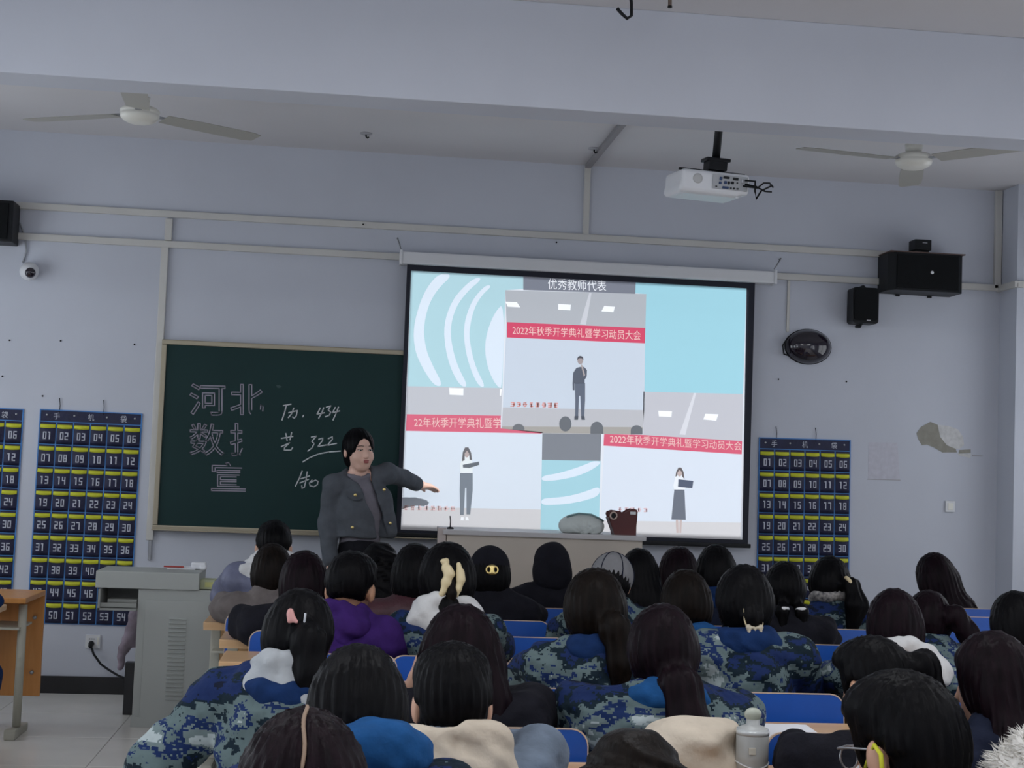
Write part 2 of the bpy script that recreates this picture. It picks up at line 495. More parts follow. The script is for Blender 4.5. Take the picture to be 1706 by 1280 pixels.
# cable trunking on the front wall
def trunk_h(n, pa, pb, hgt, dep=.028):
    a, b = P(*pa, WY), P(*pb, WY); z = (a.z+b.z)/2
    return tag(obj('trim_%d' % n, box(((a.x+b.x)/2, WY-dep/2, z), (b.x-a.x, dep, hgt), .003, seg=1), M_trunk), kind='structure')
def trunk_v(n, x, z0, z1, wd, dep=.028, Y=WY, m=None):
    return tag(obj('trim_%d' % n, box((x, Y-dep/2, (z0+z1)/2), (wd, dep, z1-z0), .003, seg=1), m or M_trunk), kind='structure')
zu = P(650, 380, WY).z; zl = P(650, 427, WY).z
trunk_h(1, (-20, 339), (1500, 427), .046)
trunk_h(2, (-20, 393), (680, 428), .046, .03)
trunk_h(3, (1285, 461), (1664, 480), .046, .03)
x1 = P(272, 477, WY).x
trunk_v(4, x1+.018, zl+.023, zu-.023, .048)
trunk_v(5, x1, P(250, 900, WY).z, zl-.023, .048)
trunk_v(6, x1+.005, .9, P(250, 900, WY).z, .022, .02, m=M_metal)
x2 = P(977, 330, WY).x
trunk_v(7, x2, zu+.023, CZ, .042)
# trunking that runs over the ceiling towards the beam
a = P(978, 280, WY)
tag(obj('trim_8', box((a.x, (WY-.04+6.95)/2, CZ-.014), (.042, WY-.04-6.95, .028), .003, seg=1), mat('grey_conduit', (.27, .26, .27), .6)), kind='structure')
trunk_v(9, XR-.03, zl, CZ, .05, .03)
x3 = P(1313, 500, WY).x
trunk_v(10, x3, P(1313, 553, WY).z, zl-.02, .02, .012)
# the lower run turning round the column
tag(obj('trim_11', boxes([((XR-.015, WY-.15, zl), (.03, .30, .046), .003), ((XR+.36, WY-.285, zl), (.75, .03, .046), .003)]), M_trunk), kind='structure')

# plaster damage and marks on the wall
pl = tag(obj('trim_12', wall_poly([(1527, 722), (1534, 712), (1550, 703), (1562, 708), (1566, 728), (1577, 742), (1592, 748), (1594, 754), (1570, 754), (1556, 746), (1544, 741), (1536, 742), (1530, 732)], WY, .003), M_plaster), kind='structure')
o = obj('flaked_patch', wall_poly([(1562, 708), (1580, 710), (1596, 716), (1604, 728), (1606, 742), (1598, 748), (1592, 748), (1577, 742), (1566, 728)], WY, .004), M_plaster2, pl)
obj('flaked_patch', wall_poly([(1598, 750), (1617, 749), (1617, 755), (1597, 756)], WY, .003), M_plaster, pl)
obj('flaked_patch', wall_poly([(1594, 756), (1618, 756), (1616, 763), (1600, 760)], WY, .003), M_plaster2, pl)
obj('crack', wall_poly([(1619, 758), (1638, 759.5), (1636, 761), (1620, 760)], WY, .002), M_grime, pl)
M_ghost = mat('faded_paper', (.55, .55, .62), .9, var=.06, vscale=30)
pp = tag(obj('taped_paper', wall_poly([(1447, 737), (1495, 738), (1499, 800), (1446, 799)], WY, .0012), M_ghost), 'faded sheet of paper pasted on the wall below the small speaker', 'paper')
obj('paper_edge', wall_poly([(1445, 798), (1500, 799.5), (1500, 801), (1445, 799.5)], WY, .0022), M_grime, pp)
screw_me = lathe([(.006, 0), (.006, .004), (.004, .008)], 8, Matrix.Rotation(R(90), 4, 'X'))
screw_me.materials.append(M_black)
for (x, y, lb) in ((1297, 632, 'dark screw in the wall under the black oval dome'), (1410, 636, 'dark screw in the wall right of the black oval dome'),
                   (16, 567, 'dark screw high above the leftmost pouch, nearest the frame edge'), (101, 568, 'dark screw above the pocket pouch, left one of the pair'), (224, 574, 'dark screw in the wall near the cream trunking'),
                   (4, 627, 'dark hook in the wall above the leftmost pouch'), (71, 660, 'small pin in the wall at the pouch top corner'), (605, 374, 'screw head on the upper cream trunking'), (927, 404, 'small screw under the upper trunking above the screen')):
    tag(obj('wall_screw', screw_me, None, None, P(x, y, WY-(.03 if y < 380 else 0))), lb, 'screw', 'screws left in the front wall')

# chalk board ------------------------------------------------------
bTL, bBL = P(272, 566, WY), P(262, 884, WY)
bx0, bx1 = bTL.x, 1.05
bz1, bz0 = P(284, 567, WY).z, P(268, 883, WY).z
BY = WY-.055
cb = empty('chalkboard', ((bx0+bx1)/2, WY-.03, bz0), 'dark green chalkboard with chalk writing in a metal frame', 'chalkboard')
def inv(o): o.matrix_parent_inverse = o.parent.matrix_basis.inverted(); return o
def wpart(name, me, m, parent):
    """part whose mesh is written in world coordinates"""
    return inv(obj(name, me, m, parent))
wpart('writing_surface', box(((bx0+bx1)/2, BY+.025, (bz0+bz1)/2), (bx1-bx0-.03, .05, bz1-bz0-.03)), M_board, cb)
fw = .034
wpart('frame_rail', box(((bx0+bx1)/2, BY+.02, bz1-fw/2), (bx1-bx0, .07, fw), .006), M_bframe, cb)
wpart('frame_rail', box(((bx0+bx1)/2, BY+.02, bz0+fw/2), (bx1-bx0, .075, fw), .006), M_bframe, cb)
wpart('frame_stile', box((bx0+fw/2, BY+.02, (bz0+bz1)/2), (fw, .07, bz1-bz0-2*fw), .006), M_bframe, cb)
wpart('chalk_ledge', box(((bx0+bx1)/2, BY-.02, bz0+.004), (bx1-bx0, .07, .008), .002), M_bframe, cb)
def B(x, y): return (260+x/3.765, 560+y/3.765)
def outlined(ch, x0, y0, x1_, y1, cut=None):
    uv, ed, fc = text_geo(ch, True)
    px = quad_map(uv, [B(x0, y1+4), B(x1_, y1+8), B(x1_, y0+4), B(x0, y0)])
    segs = []
    for i, j in ed:
        m_ = (px[i]+px[j])/2
        if cut and cut((m_[0]-260)*3.765, (m_[1]-560)*3.765): continue
        segs.append([tuple(px[i]), tuple(px[j])])
    wpart('outlined_character', ribbons(segs, BY, 1.7), M_chalk2, cb)
outlined('河', 212, 300, 432, 490)
outlined('北', 468, 302, 672, 488, lambda x, y: x > 592 and y > 458)
outlined('数', 212, 548, 424, 742)
outlined('据', 466, 548, 676, 748, lambda x, y: x > 530+.12*(745-y))
outlined('宣', 348, 792, 560, 966, lambda x, y: x > 508-.06*(y-790))
HW = [
 [[(798, 437), (846, 428)], [(818, 434), (806, 480), (790, 527)], [(832, 482), (886, 468), (880, 500), (866, 516), (856, 508)], [(864, 452), (850, 488), (830, 512)], [(925, 498), (920, 507)]],
 [[(1030, 452), (1010, 490), (1056, 482)], [(1052, 450), (1038, 485), (1020, 516)], [(1068, 447), (1096, 438), (1080, 464), (1096, 478), (1086, 498), (1062, 506)], [(1124, 448), (1106, 482), (1152, 470)], [(1144, 446), (1128, 488), (1110, 527)]],
 [[(786, 642), (858, 630)], [(814, 612), (822, 656)], [(850, 606), (840, 652)], [(786, 694), (838, 670), (806, 700), (804, 716), (846, 716), (856, 700)]],
 [[(974, 634), (1006, 628), (976, 662), (992, 674), (978, 702), (952, 722)], [(1020, 648), (1046, 640), (1044, 656), (1014, 694), (1066, 684)], [(1080, 644), (1106, 632), (1106, 648), (1074, 686), (1132, 674)]],
 [[(920, 790), (966, 762), (1020, 740), (1080, 728), (1156, 722)]],
 [[(916, 848), (900, 890), (874, 942)], [(908, 896), (962, 878)], [(948, 852), (940, 905), (930, 950), (916, 956), (914, 940)], [(902, 922), (956, 900)], [(978, 904), (962, 922), (966, 940), (990, 946), (1012, 932), (1016, 912), (1000, 904), (972, 918)]],
]
for g in HW:
    wpart('handwriting', ribbons([[B(x, y) for x, y in pl_] for pl_ in g], BY, 1.9), M_chalk, cb)
wpart('chalk_smudge', wall_poly([B(752, 308), B(772, 308), B(790, 318), B(775, 326), B(760, 324)], BY, .0008), M_smudge, cb)

# projection screen ------------------------------------------------
SY = 10.10
def S(x, y): return (660+x/2.611, 430+y/2.611)
sTL, sBR = P(*S(45, 28), SY), P(*S(1537, 1250), SY)
sx0, sx1 = P(*S(24, 600), SY).x, P(*S(1548, 600), SY).x
sz1, sz0 = P(*S(800, 66), SY).z, P(*S(800, 1222), SY).z
ps = empty('projection_screen', ((sx0+sx1)/2, WY-.08, sz0), 'large pull-down projection screen with black border showing a slide', 'screen')
wpart('screen_border', box(((sx0+sx1)/2, SY+.004, (sz0+sz1)/2), (sx1-sx0, .004, sz1-sz0), 0), mat('screen_black', (.008, .010, .022), .7), ps)
wpart('bottom_bar', box(((sx0+sx1)/2-.01, SY+.004, sz0-.012), (sx1-sx0+.06, .026, .03), .008), M_black, ps)
hTL, hBR = P(668, 431, SY), P(1290, 458, SY)
wpart('roller_housing', box(((hTL.x+hBR.x)/2, SY+.015, (hTL.z+hBR.z)/2-.01), (hBR.x-hTL.x, .11, .085), .015), M_white, ps)
for sx in (hTL.x, hBR.x):
    wpart('end_cap', box((sx, SY+.012, (hTL.z+hBR.z)/2-.008), (.018, .12, .10), .006), M_white, ps)
for (a_, b_) in (((662, 398), (668, 418)), ((1298, 432), (1290, 448))):
    p0, p1 = P(*a_, WY), P(*b_, SY)
    wpart('hanging_chain', tube([p0, p0+Vector((0, -.04, 0)), (p0+p1)/2+Vector((.004, -.01, 0)), p1], .005, 6), M_metal, ps)

_sl = {}
def chaikin(p):
    out = []
    for i in range(len(p)):
        a_, b_ = p[i], p[(i+1) % len(p)]
        out += [(.75*a_[0]+.25*b_[0], .75*a_[1]+.25*b_[1]), (.25*a_[0]+.75*b_[0], .25*a_[1]+.75*b_[1])]
    return out
def slide(name, pts, hexc, layer, crop=True, parent=ps):
    if name == 'slide_arc': pts = chaikin(chaikin(pts))
    k = 's'+hexc
    if k not in _sl: _sl[k] = mat('slide_'+hexc.strip('#'), srgb(hexc), .8, spec=.1)
    pts = [S(*p) for p in pts] if crop else pts
    return wpart(name, wall_poly(pts, SY+.002-.0004*layer, .0003), _sl[k], parent)
C_TEAL, C_TEAL2, C_ARC = '#b4d5dc', '#a2d2de', '#dfe8f2'
slide('slide_background', [(65, 55), (1524, 132), (1506, 1226), (20, 1182)], '#e4e6ec', 1)
slide('slide_panel', [(65, 55), (553, 81), (553, 135), (475, 140), (462, 566), (48, 558)], C_TEAL, 2)
slide('slide_arc', [(190, 66), (142, 115), (104, 190), (74, 300), (80, 400), (112, 475), (165, 557), (206, 557), (160, 470), (130, 400), (118, 310), (138, 210), (180, 135), (248, 72)], C_ARC, 3)
slide('slide_arc', [(345, 84), (290, 128), (240, 190), (206, 290), (214, 400), (240, 490), (280, 559), (314, 560), (272, 480), (246, 400), (234, 310), (258, 215), (310, 145), (376, 90)], C_ARC, 3)
slide('slide_arc', [(393, 116), (350, 158), (318, 210), (292, 300), (300, 400), (325, 490), (360, 560), (390, 562), (348, 480), (326, 400), (316, 320), (338, 220), (374, 160), (417, 122)], C_ARC, 3)
slide('slide_arc', [(472, 192), (430, 235), (398, 310), (384, 390), (396, 470), (420, 530), (445, 564), (462, 566)], C_ARC, 3)
slide('slide_title_bar', [(553, 82), (1042, 105), (1040, 156), (553, 139)], '#7e818c', 3)
slide('slide_panel', [(1042, 106), (1524, 132), (1509, 592), (1076, 582), (1088, 157), (1040, 154)], C_TEAL2, 2)
# centre photo
slide('photo_ceiling', [(475, 140), (1088, 157), (1084, 306), (480, 282)], '#b4b6bb', 3)
for q in ([(475, 190), (525, 192), (540, 215), (485, 212)], [(705, 200), (760, 203), (758, 228), (705, 225)], [(905, 208), (952, 212), (945, 236), (893, 232)]):
    slide('photo_ceiling_light', q, '#fbfbfd', 4)
slide('photo_beam', [(840, 152), (850, 152), (826, 290), (800, 288)], '#cfcfd4', 4)
slide('photo_wall', [(480, 282), (1084, 306), (1079, 662), (464, 650)], '#ccd4df', 3)
slide('photo_floor', [(464, 650), (1079, 662), (1073, 738), (460, 735)], '#bfbec2', 3)
slide('photo_stage_edge', [(460, 733), (1073, 736), (1071, 768), (900, 765), (632, 762), (458, 742)], '#aaa59f', 4)
slide('photo_banner', [(482, 279), (1084, 305), (1082, 371), (482, 346)], '#d5506c', 4)
def disc(cx, cy, rx, ry, a0=0, a1=360, n=20):
    return [(cx+rx*math.cos(R(a0+(a1-a0)*k/n)), cy-ry*math.sin(R(a0+(a1-a0)*k/n))) for k in range(n+1)][: (n if a1-a0 == 360 else n+1)]
slide('photo_head', disc(736, 722, 27, 33)+[], '#6f7277', 5)
slide('photo_head', [(845, 765)]+disc(873, 745, 28, 33, 180, 0)+[(901, 765)], '#6f7277', 5)
slide('photo_head', [(1020, 768)]+disc(1046, 752, 26, 24, 180, 0)+[(1072, 768)], '#6f7277', 5)
slide('photo_head', [(506, 748)]+disc(532, 744, 26, 22, 180, 0)+[(558, 750)], '#75777b', 5)
# figure in the centre photo
slide('photo_figure', [(784, 478), (800, 474), (818, 474), (830, 488), (829, 515), (820, 530), (820, 546), (776, 546), (776, 575), (768, 575), (767, 545), (770, 500)], '#5d626e', 5)
slide('photo_figure', [(777, 545), (822, 545), (822, 620), (818, 690), (805, 690), (801, 600), (795, 600), (792, 690), (778, 690), (779, 620)], '#666c7a', 5)
slide('photo_figure', [(776, 688), (793, 688), (791, 704), (775, 704)], '#555961', 6)
slide('photo_figure', [(804, 688), (819, 688), (822, 704), (806, 704)], '#555961', 6)
slide('photo_figure', disc(801, 446, 12, 17), '#a89c9c', 5)
slide('photo_figure', [(788, 446)]+disc(801, 440, 13, 14, 180, 0)+[(813, 446), (808, 436), (794, 436)], '#4d4c54', 6)
slide('photo_figure', [(803, 462), (810, 466), (822, 510), (816, 516)], '#b3a7a6', 6)
# lower left photo
slide('photo_ceiling', [(48, 558), (462, 566), (457, 690), (44, 684)], '#c3c3c8', 3)
slide('photo_ceiling_light', [(230, 565), (293, 567), (292, 598), (232, 595)], '#fbfbfd', 4)
slide('photo_ceiling_light', [(452, 570), (460, 570), (457, 600), (451, 600)], '#fbfbfd', 4)
slide('photo_wall', [(43, 684), (457, 688), (460, 742), (636, 764), (630, 1095), (28, 1082)], '#dae1ea', 3)
slide('photo_banner', [(46, 680), (455, 686), (455, 742), (640, 758), (630, 764), (42, 752)], '#da6a80', 4)
slide('photo_floor', [(28, 1082), (630, 1095), (626, 1203), (21, 1182)], '#d2cfd0', 3)
slide('photo_figure', [(290, 860), (302, 850), (324, 862), (334, 900), (332, 936), (280, 936), (276, 905)], '#e8ecec', 5)
slide('photo_figure', disc(307, 850, 11, 18), '#b9a9a6', 6)
slide('photo_figure', [(286, 885), (290, 845), (300, 824), (314, 824), (326, 848), (330, 880), (320, 878), (317, 850), (308, 838), (298, 850), (298, 880)], '#6f6d70', 7)
slide('photo_figure', [(290, 900), (360, 886), (361, 900), (318, 914), (291, 912)], '#6b7076', 7)
slide('photo_figure', [(278, 936), (333, 936), (333, 1010), (322, 1116), (306, 1116), (306, 1000), (300, 1000), (294, 1118), (278, 1118), (276, 1010)], '#7e858e', 5)
slide('photo_figure', [(282, 1128), (294, 1128), (294, 1142), (280, 1142)], '#f4f4f6', 6)
slide('photo_figure', [(302, 1128), (313, 1128), (316, 1142), (302, 1142)], '#f4f4f6', 6)
# lower middle
slide('slide_title_bar', [(636, 763), (892, 766), (889, 883), (634, 879)], '#84878e', 3)
slide('slide_panel', [(634, 879), (889, 883), (882, 1206), (627, 1203)], '#a9d2dc', 3)
slide('slide_arc', [(634, 948), (700, 938), (770, 918), (830, 896), (856, 884), (888, 884), (886, 898), (840, 928), (780, 952), (700, 968), (633, 972)], C_ARC, 4)
slide('slide_arc', [(632, 1046), (700, 1043), (770, 1032), (830, 1014), (886, 992), (885, 1034), (820, 1056), (760, 1068), (700, 1074), (631, 1076)], C_ARC, 4)
# lower right photo
slide('photo_ceiling', [(1076, 582), (1509, 592), (1505, 800), (1074, 772)], '#c5c4ca', 3)
slide('photo_ceiling_light', [(1140, 665), (1200, 667), (1197, 692), (1143, 690)], '#fbfbfd', 4)
slide('photo_ceiling_light', [(1345, 678), (1402, 680), (1392, 708), (1336, 703)], '#fbfbfd', 4)
slide('photo_beam', [(1295, 588), (1305, 588), (1258, 770), (1232, 768)], '#dcdbe0', 4)
slide('photo_wall', [(905, 812), (1503, 850), (1499, 1152), (888, 1142)], '#dce2ec', 3)
slide('photo_banner', [(905, 766), (1072, 770), (1505, 797), (1503, 854), (902, 816)], '#d9627a', 5)
slide('photo_floor', [(888, 1142), (1499, 1152), (1497, 1225), (882, 1207)], '#d6d3d4', 3)
slide('photo_figure', [(1215, 950), (1234, 944), (1252, 952), (1258, 1000), (1254, 1010), (1210, 1010), (1206, 990)], '#eef0f4', 5)
slide('photo_figure', disc(1233, 936, 10, 15), '#c4b2ae', 6)
slide('photo_figure', [(1215, 952), (1218, 930), (1228, 912), (1240, 912), (1250, 930), (1254, 962), (1244, 950), (1242, 930), (1233, 922), (1224, 932), (1222, 948)], '#6c6566', 7)
slide('photo_figure', [(1228, 963), (1293, 970), (1288, 1001), (1226, 996)], '#5b6274', 7)
slide('photo_figure', [(1210, 1008), (1254, 1008), (1260, 1140), (1197, 1138)], '#707580', 5)
slide('photo_figure', [(1216, 1140), (1227, 1140), (1229, 1196), (1219, 1196)], '#cbb9b6', 4)
slide('photo_figure', [(1233, 1140), (1243, 1140), (1240, 1196), (1232, 1196)], '#cbb9b6', 4)
# captions in pale red: runs of small blurred characters
for (x0, y0, n, st, sl_, hx, ch) in ((496, 626, 8, 27, .02, '#e59a92', 24), (32, 1076, 8, 29, .02, '#e9c6c5', 22), (962, 1085, 5, 28, .02, '#e3bfc2', 20)):
    rc = random.Random(n+x0)
    for k in range(n):
        x = x0+st*k; y = y0+sl_*st*k; w_ = st-6
        for q in range(3):
            yy = y+ch*(q+.1)/3; x_a = x+rc.uniform(0, .3)*w_; x_b = x+w_*rc.uniform(.7, 1)
            slide('slide_caption', [(x_a, yy), (x_b, yy), (x_b, yy+4), (x_a, yy+4)], hx, 6)
        for q in range(2):
            xx = x+w_*rc.uniform(.1, .8); y_a = y+rc.uniform(0, .3)*ch; y_b = y+ch*rc.uniform(.7, 1)
            slide('slide_caption', [(xx, y_a), (xx+4, y_a), (xx+4, y_b), (xx, y_b)], hx, 6)
M_stxt = mat('slide_text_white', srgb('#f2f2f5'), .8, spec=.1)
M_stxt2 = mat('slide_text_pale', srgb('#f0c9c4'), .8, spec=.1)
ly = SY+.002-.0004*8
wpart('slide_lettering', text_on_plane('优秀教师代表', [S(660, 136), S(914, 145), S(914, 99), S(660, 88)], ly), M_stxt, ps)
wpart('slide_lettering', text_on_plane('2022年秋季开学典礼暨学习动员大会', [S(506, 333), S(1064, 358), S(1064, 316), S(506, 294)], ly), M_stxt2, ps)
wpart('slide_lettering', text_on_plane('22年秋季开学典礼暨学', [S(78, 735), S(456, 742), S(456, 696), S(78, 694)], ly), M_stxt2, ps)
wpart('slide_lettering', text_on_plane('2022年秋季开学典礼暨学习动员大会', [S(930, 806), S(1503, 838), S(1503, 800), S(930, 766)], ly), M_stxt2, ps)

# numbered phone pouches -------------------------------------------
SEG = {'0': 'abcdef', '1': 'bc', '2': 'abged', '3': 'abgcd', '4': 'fgbc', '5': 'afgcd', '6': 'afgedc', '7': 'abc', '8': 'abcdefg', '9': 'abcdfg'}
def digit_boxes(ch, ox):
    w_, h_, t = .0225, .050, .0066
    pos = {'a': ((ox, 0, h_/2-t/2), (w_, .0012, t)), 'g': ((ox, 0, 0), (w_, .0012, t)), 'd': ((ox, 0, -h_/2+t/2), (w_, .0012, t)),
           'f': ((ox-w_/2+t/2, 0, h_/4), (t, .0012, h_/2)), 'b': ((ox+w_/2-t/2, 0, h_/4), (t, .0012, h_/2)),
           'e': ((ox-w_/2+t/2, 0, -h_/4), (t, .0012, h_/2)), 'c': ((ox+w_/2-t/2, 0, -h_/4), (t, .0012, h_/2))}
    out = [pos[k] for k in SEG[ch]]
    if ch == '1':
        out = [((ox+.001, 0, 0), (t*1.15, .0012, h_)), ((ox-.005, 0, h_/2-t/2), (.009, .0012, t))]
    return out
NUM = {}
for n_ in range(1, 55):
    s_ = '%02d' % n_
    NUM[n_] = boxes([(c, s) for c, s in digit_boxes(s_[0], -.0155)+digit_boxes(s_[1], .0155)])
    NUM[n_].materials.append(M_pnum)
PW, PH, HD = .668, 1.43, .085
pw, ph = PW/6, (PH-HD)/9
def pocket_mesh():
    """open-topped pocket, its lip sagging forward"""
    bm = bmesh.new(); nx = 6
    rows = []
    for (z, bulge) in ((-ph/2+.004, .004), (-ph/2+.03, .012), (0, .014), (ph/2-.036, .018)):
        rows.append([bm.verts.new(((u/nx-.5)*(pw-.008), -bulge*(1-.75*abs(2*u/nx-1)**2)-.003, z+(-.004*(1-abs(2*u/nx-1)**2) if z > .02 else 0))) for u in range(nx+1)])
    for a_, b_ in zip(rows[:-1], rows[1:]):
        for u in range(nx): bm.faces.new((a_[u], a_[u+1], b_[u+1], b_[u]))
    bot = [bm.verts.new((v.co.x, 0, v.co.z)) for v in rows[0]]
    for u in range(nx): bm.faces.new((bot[u], bot[u+1], rows[0][u+1], rows[0][u]))
    return fin(bm, True)
def trim_mesh():
    bm = bmesh.new(); nx = 6; th = .024
    r1, r2 = [], []
    for u in range(nx+1):
        e = 1-abs(2*u/nx-1)**2; x = (u/nx-.5)*(pw-.012)
        y = -.018*(1-.75*abs(2*u/nx-1)**2)-.006
        z = ph/2-.036-.004*e
        r1.append(bm.verts.new((x, y, z-.003))); r2.append(bm.verts.new((x, y+.004, z+th-.003+.004*e)))
    r3 = [bm.verts.new((v.co.x, v.co.y+.003, v.co.z)) for v in r1]; r4 = [bm.verts.new((v.co.x, v.co.y+.003, v.co.z)) for v in r2]
    for u in range(nx):
        bm.faces.new((r1[u], r1[u+1], r2[u+1], r2[u])); bm.faces.new((r2[u], r2[u+1], r4[u+1], r4[u])); bm.faces.new((r1[u], r1[u+1], r3[u+1], r3[u]))
    return fin(bm, True)
pk_me = pocket_mesh(); pk_me.materials.append(M_pnavy)
tr_me = trim_mesh(); tr_me.materials.append(M_pyel)
back_me = box((0, -.003, PH/2), (PW, .006, PH), .001, seg=1); back_me.materials.append(M_pnavy)
bord = [((0, -.004, PH-.003), (PW, .009, .007)), ((0, -.004, .003), (PW, .009, .007)), ((0, -.004, PH-HD+.004), (PW, .008, .006))]
for k in range(7): bord.append(((-PW/2+k*pw, -.004, (PH-HD)/2+(HD/2 if k in (0, 6) else 0)), (.0075, .010, PH-HD+(HD if k in (0, 6) else 0))))
for k in range(1, 9): bord.append(((0, -.004, k*ph), (PW, .007, .005)))
piping_me = boxes(bord); piping_me.materials.append(M_pblue)
eye_me = lathe([(.003, 0), (.007, 0), (.007, .003), (.003, .003)], 10, Matrix.Rotation(R(90), 4, 'X')); eye_me.materials.append(M_metal)
head_glyph = {}
for ch in '手机袋':
    uv, ed, fc = text_geo(ch)
    me = bpy.data.meshes.new('glyph'); me.from_pydata([((u-.5)*.042, 0, (v-.5)*.046) for u, v in uv], [], fc); me.update(); me.materials.append(M_pnum)
    head_glyph[ch] = me
hang_me = tube([(0, 0, 0), (.002, -.004, .05), (-.004, -.002, .10)], .0025, 5); hang_me.materials.append(M_black)
def pouch(x, ztop, rotz, label, cols=range(6), rows=range(9)):
    t = empty('phone_pouch', (x, WY-.001, ztop-PH), label, 'wall pouch', 'numbered phone pouches hung on the front wall', (0, rotz, 0))
    obj('backing', back_me, None, t); obj('piping', piping_me, None, t)
    for ch, ux in (('手', -.225), ('机', .0), ('袋', .215)): obj('header_lettering', head_glyph[ch], None, t, (ux, -.0085, PH-HD/2))
    for ux in (-.29, -.11, .105, .29): obj('eyelet', eye_me, None, t, (ux, -.007, PH-HD/2+.006))
    for ux in (-.21, .08): obj('hanging_string', hang_me, None, t, (ux, -.004, PH-.02))
    for r_ in rows:
        for c in cols:
            p = obj('pocket', pk_me, None, t, (-PW/2+pw*(c+.5), -.006, (8-r_+.5)*ph))
            obj('pocket_trim', tr_me, None, p); obj('number', NUM[r_*6+c+1], None, p, (0, -.0185, -.016))
    return t
a = P(66, 682, WY); b = P(235, 689, WY)
pouch((a.x+b.x)/2, (a.z+b.z)/2, R(.3), 'navy phone pouch with 54 numbered pockets between trunking and leftmost pouch')
pouch(a.x-.112-PW/2, a.z-.002, R(.3), 'navy numbered phone pouch cut off at the left frame edge')
a = P(1267.5, 729.5, WY); b = P(1420, 733, WY)
pouch((a.x+b.x)/2, (a.z+b.z)/2, R(-.6), 'navy numbered phone pouch right of the projection screen')

# speakers, dome, camera, socket on the wall -------------------------
M_spk = mat('speaker_black', (.006, .007, .008), .7, bump=.4, bscale=400, spec=.15)
a, b = P(1484, 418, 9.95), P(1605, 490, 9.95)
t = empty('wall_speaker', ((a.x+b.x)/2, WY-.12, b.z), 'large black speaker cabinet on the wall at upper right', 'speaker')
cx, cz = (a.x+b.x)/2, (a.z+b.z)/2; sw, sh = b.x-a.x, a.z-b.z-.01
wpart('cabinet', prism([(cx-sw/2, WY-.005, cz-sh/2), (cx-sw/2, WY-.20, cz-sh/2), (cx-sw/2+.04, WY-.26, cz-sh/2), (cx+sw/2-.04, WY-.26, cz-sh/2), (cx+sw/2, WY-.22, cz-sh/2), (cx+sw/2, WY-.005, cz-sh/2)], sh, 'Z'), M_black, t)
wpart('grille', box((cx, WY-.262, cz), (sw-.09, .012, sh-.03), .004), M_spk, t)
wpart('top_edge', box((cx, WY-.14, cz+sh/2+.004), (sw+.012, .25, .008), .003), mat('speaker_brown_top', (.10, .06, .05), .5), t)
wpart('badge', lathe([(.012, 0), (.012, .003), (.008, .005)], 14, Matrix.Translation((cx+.03, WY-.268, cz-.002)) @ Matrix.Rotation(R(90), 4, 'X')), M_white, t)
for s in (-1, 1): wpart('bracket', box((cx+s*.12, WY-.008, cz-sh/2-.006), (.03, .014, .016), .003), M_black, t)
a, b = P(1523, 399, 10.0), P(1550, 418, 10.0)
t = empty('small_speaker_box', ((a.x+b.x)/2, WY-.16, b.z), 'small black box standing on top of the large speaker', 'speaker')
wpart('box_body', box(((a.x+b.x)/2, WY-.16, (a.z+b.z)/2), (b.x-a.x, .12, a.z-b.z), .006), M_black, t)
wpart('box_label', box(((a.x+b.x)/2+.012, WY-.2205, (a.z+b.z)/2+.014), (.035, .002, .006)), M_grime, t)
wpart('box_foot', box(((a.x+b.x)/2, WY-.16, b.z-.005), (b.x-a.x-.02, .09, .012), .002), M_black, t)
a, b = P(1422, 478, 10.05), P(1463, 540, 10.05)
t = empty('wall_speaker', ((a.x+b.x)/2, WY-.1, b.z), 'small upright black speaker with curved front left of large speaker', 'speaker')
cx, cz, sw, sh = (a.x+b.x)/2, (a.z+b.z)/2, b.x-a.x, a.z-b.z
oz = [(x, z) for x, z in rrect(sw, sh, .02)]
wpart('cabinet', prism([(cx+x*(1+.06*(1-(2*z/sh)**2)), WY-.15, cz+z) for x, z in oz], .12), M_black, t)
wpart('grille', prism([(cx+x*.9, WY-.158, cz+.008+z*.9) for x, z in oz], .01), M_spk, t)
wpart('badge', box((cx+.02, WY-.161, cz-sh/2+.022), (.028, .003, .006)), M_white, t)
wpart('bracket', tube([(cx, WY-.02, cz+sh/2+.01), (cx, WY-.09, cz+sh/2+.014), (cx, WY-.12, cz+sh/2-.005)], .012, 8), M_black, t)
wpart('bracket', tube([(cx-.02, WY-.02, cz-sh/2-.012), (cx-.02, WY-.09, cz-sh/2-.018), (cx-.02, WY-.12, cz-sh/2+.005)], .012, 8), M_black, t)
c = P(1350, 577, 10.14)
t = empty('convex_dome', (c.x, WY, c.z), 'glossy black oval dome mounted on the wall right of the screen', 'dome')
prof = [(1, 0), (1, .05), (.97, .2), (.87, .5), (.7, .73), (.45, .90), (.2, .98), (.02, 1.0)]
wpart('dome_shell', lathe(prof, 40, Matrix.Translation((c.x, WY-.012, c.z)) @ Matrix.Rotation(R(90), 4, 'X') @ Matrix.Diagonal((.168, .124, .10, 1))), M_dome, t)
wpart('rim', lathe([(1.03, 0), (1.03, .012), (.98, .014)], 40, Matrix.Translation((c.x, WY, c.z)) @ Matrix.Rotation(R(90), 4, 'X') @ Matrix.Diagonal((.168, .124, 1, 1))), M_black, t)
q0, q1, q2, q3 = P(1313, 562, 10.17), P(1304, 576, 10.15), P(1306, 590, 10.15), P(1312, 592, 10.17)
wpart('cable', tube([q0, q1, q2, q3], .006, 6), M_black, t)
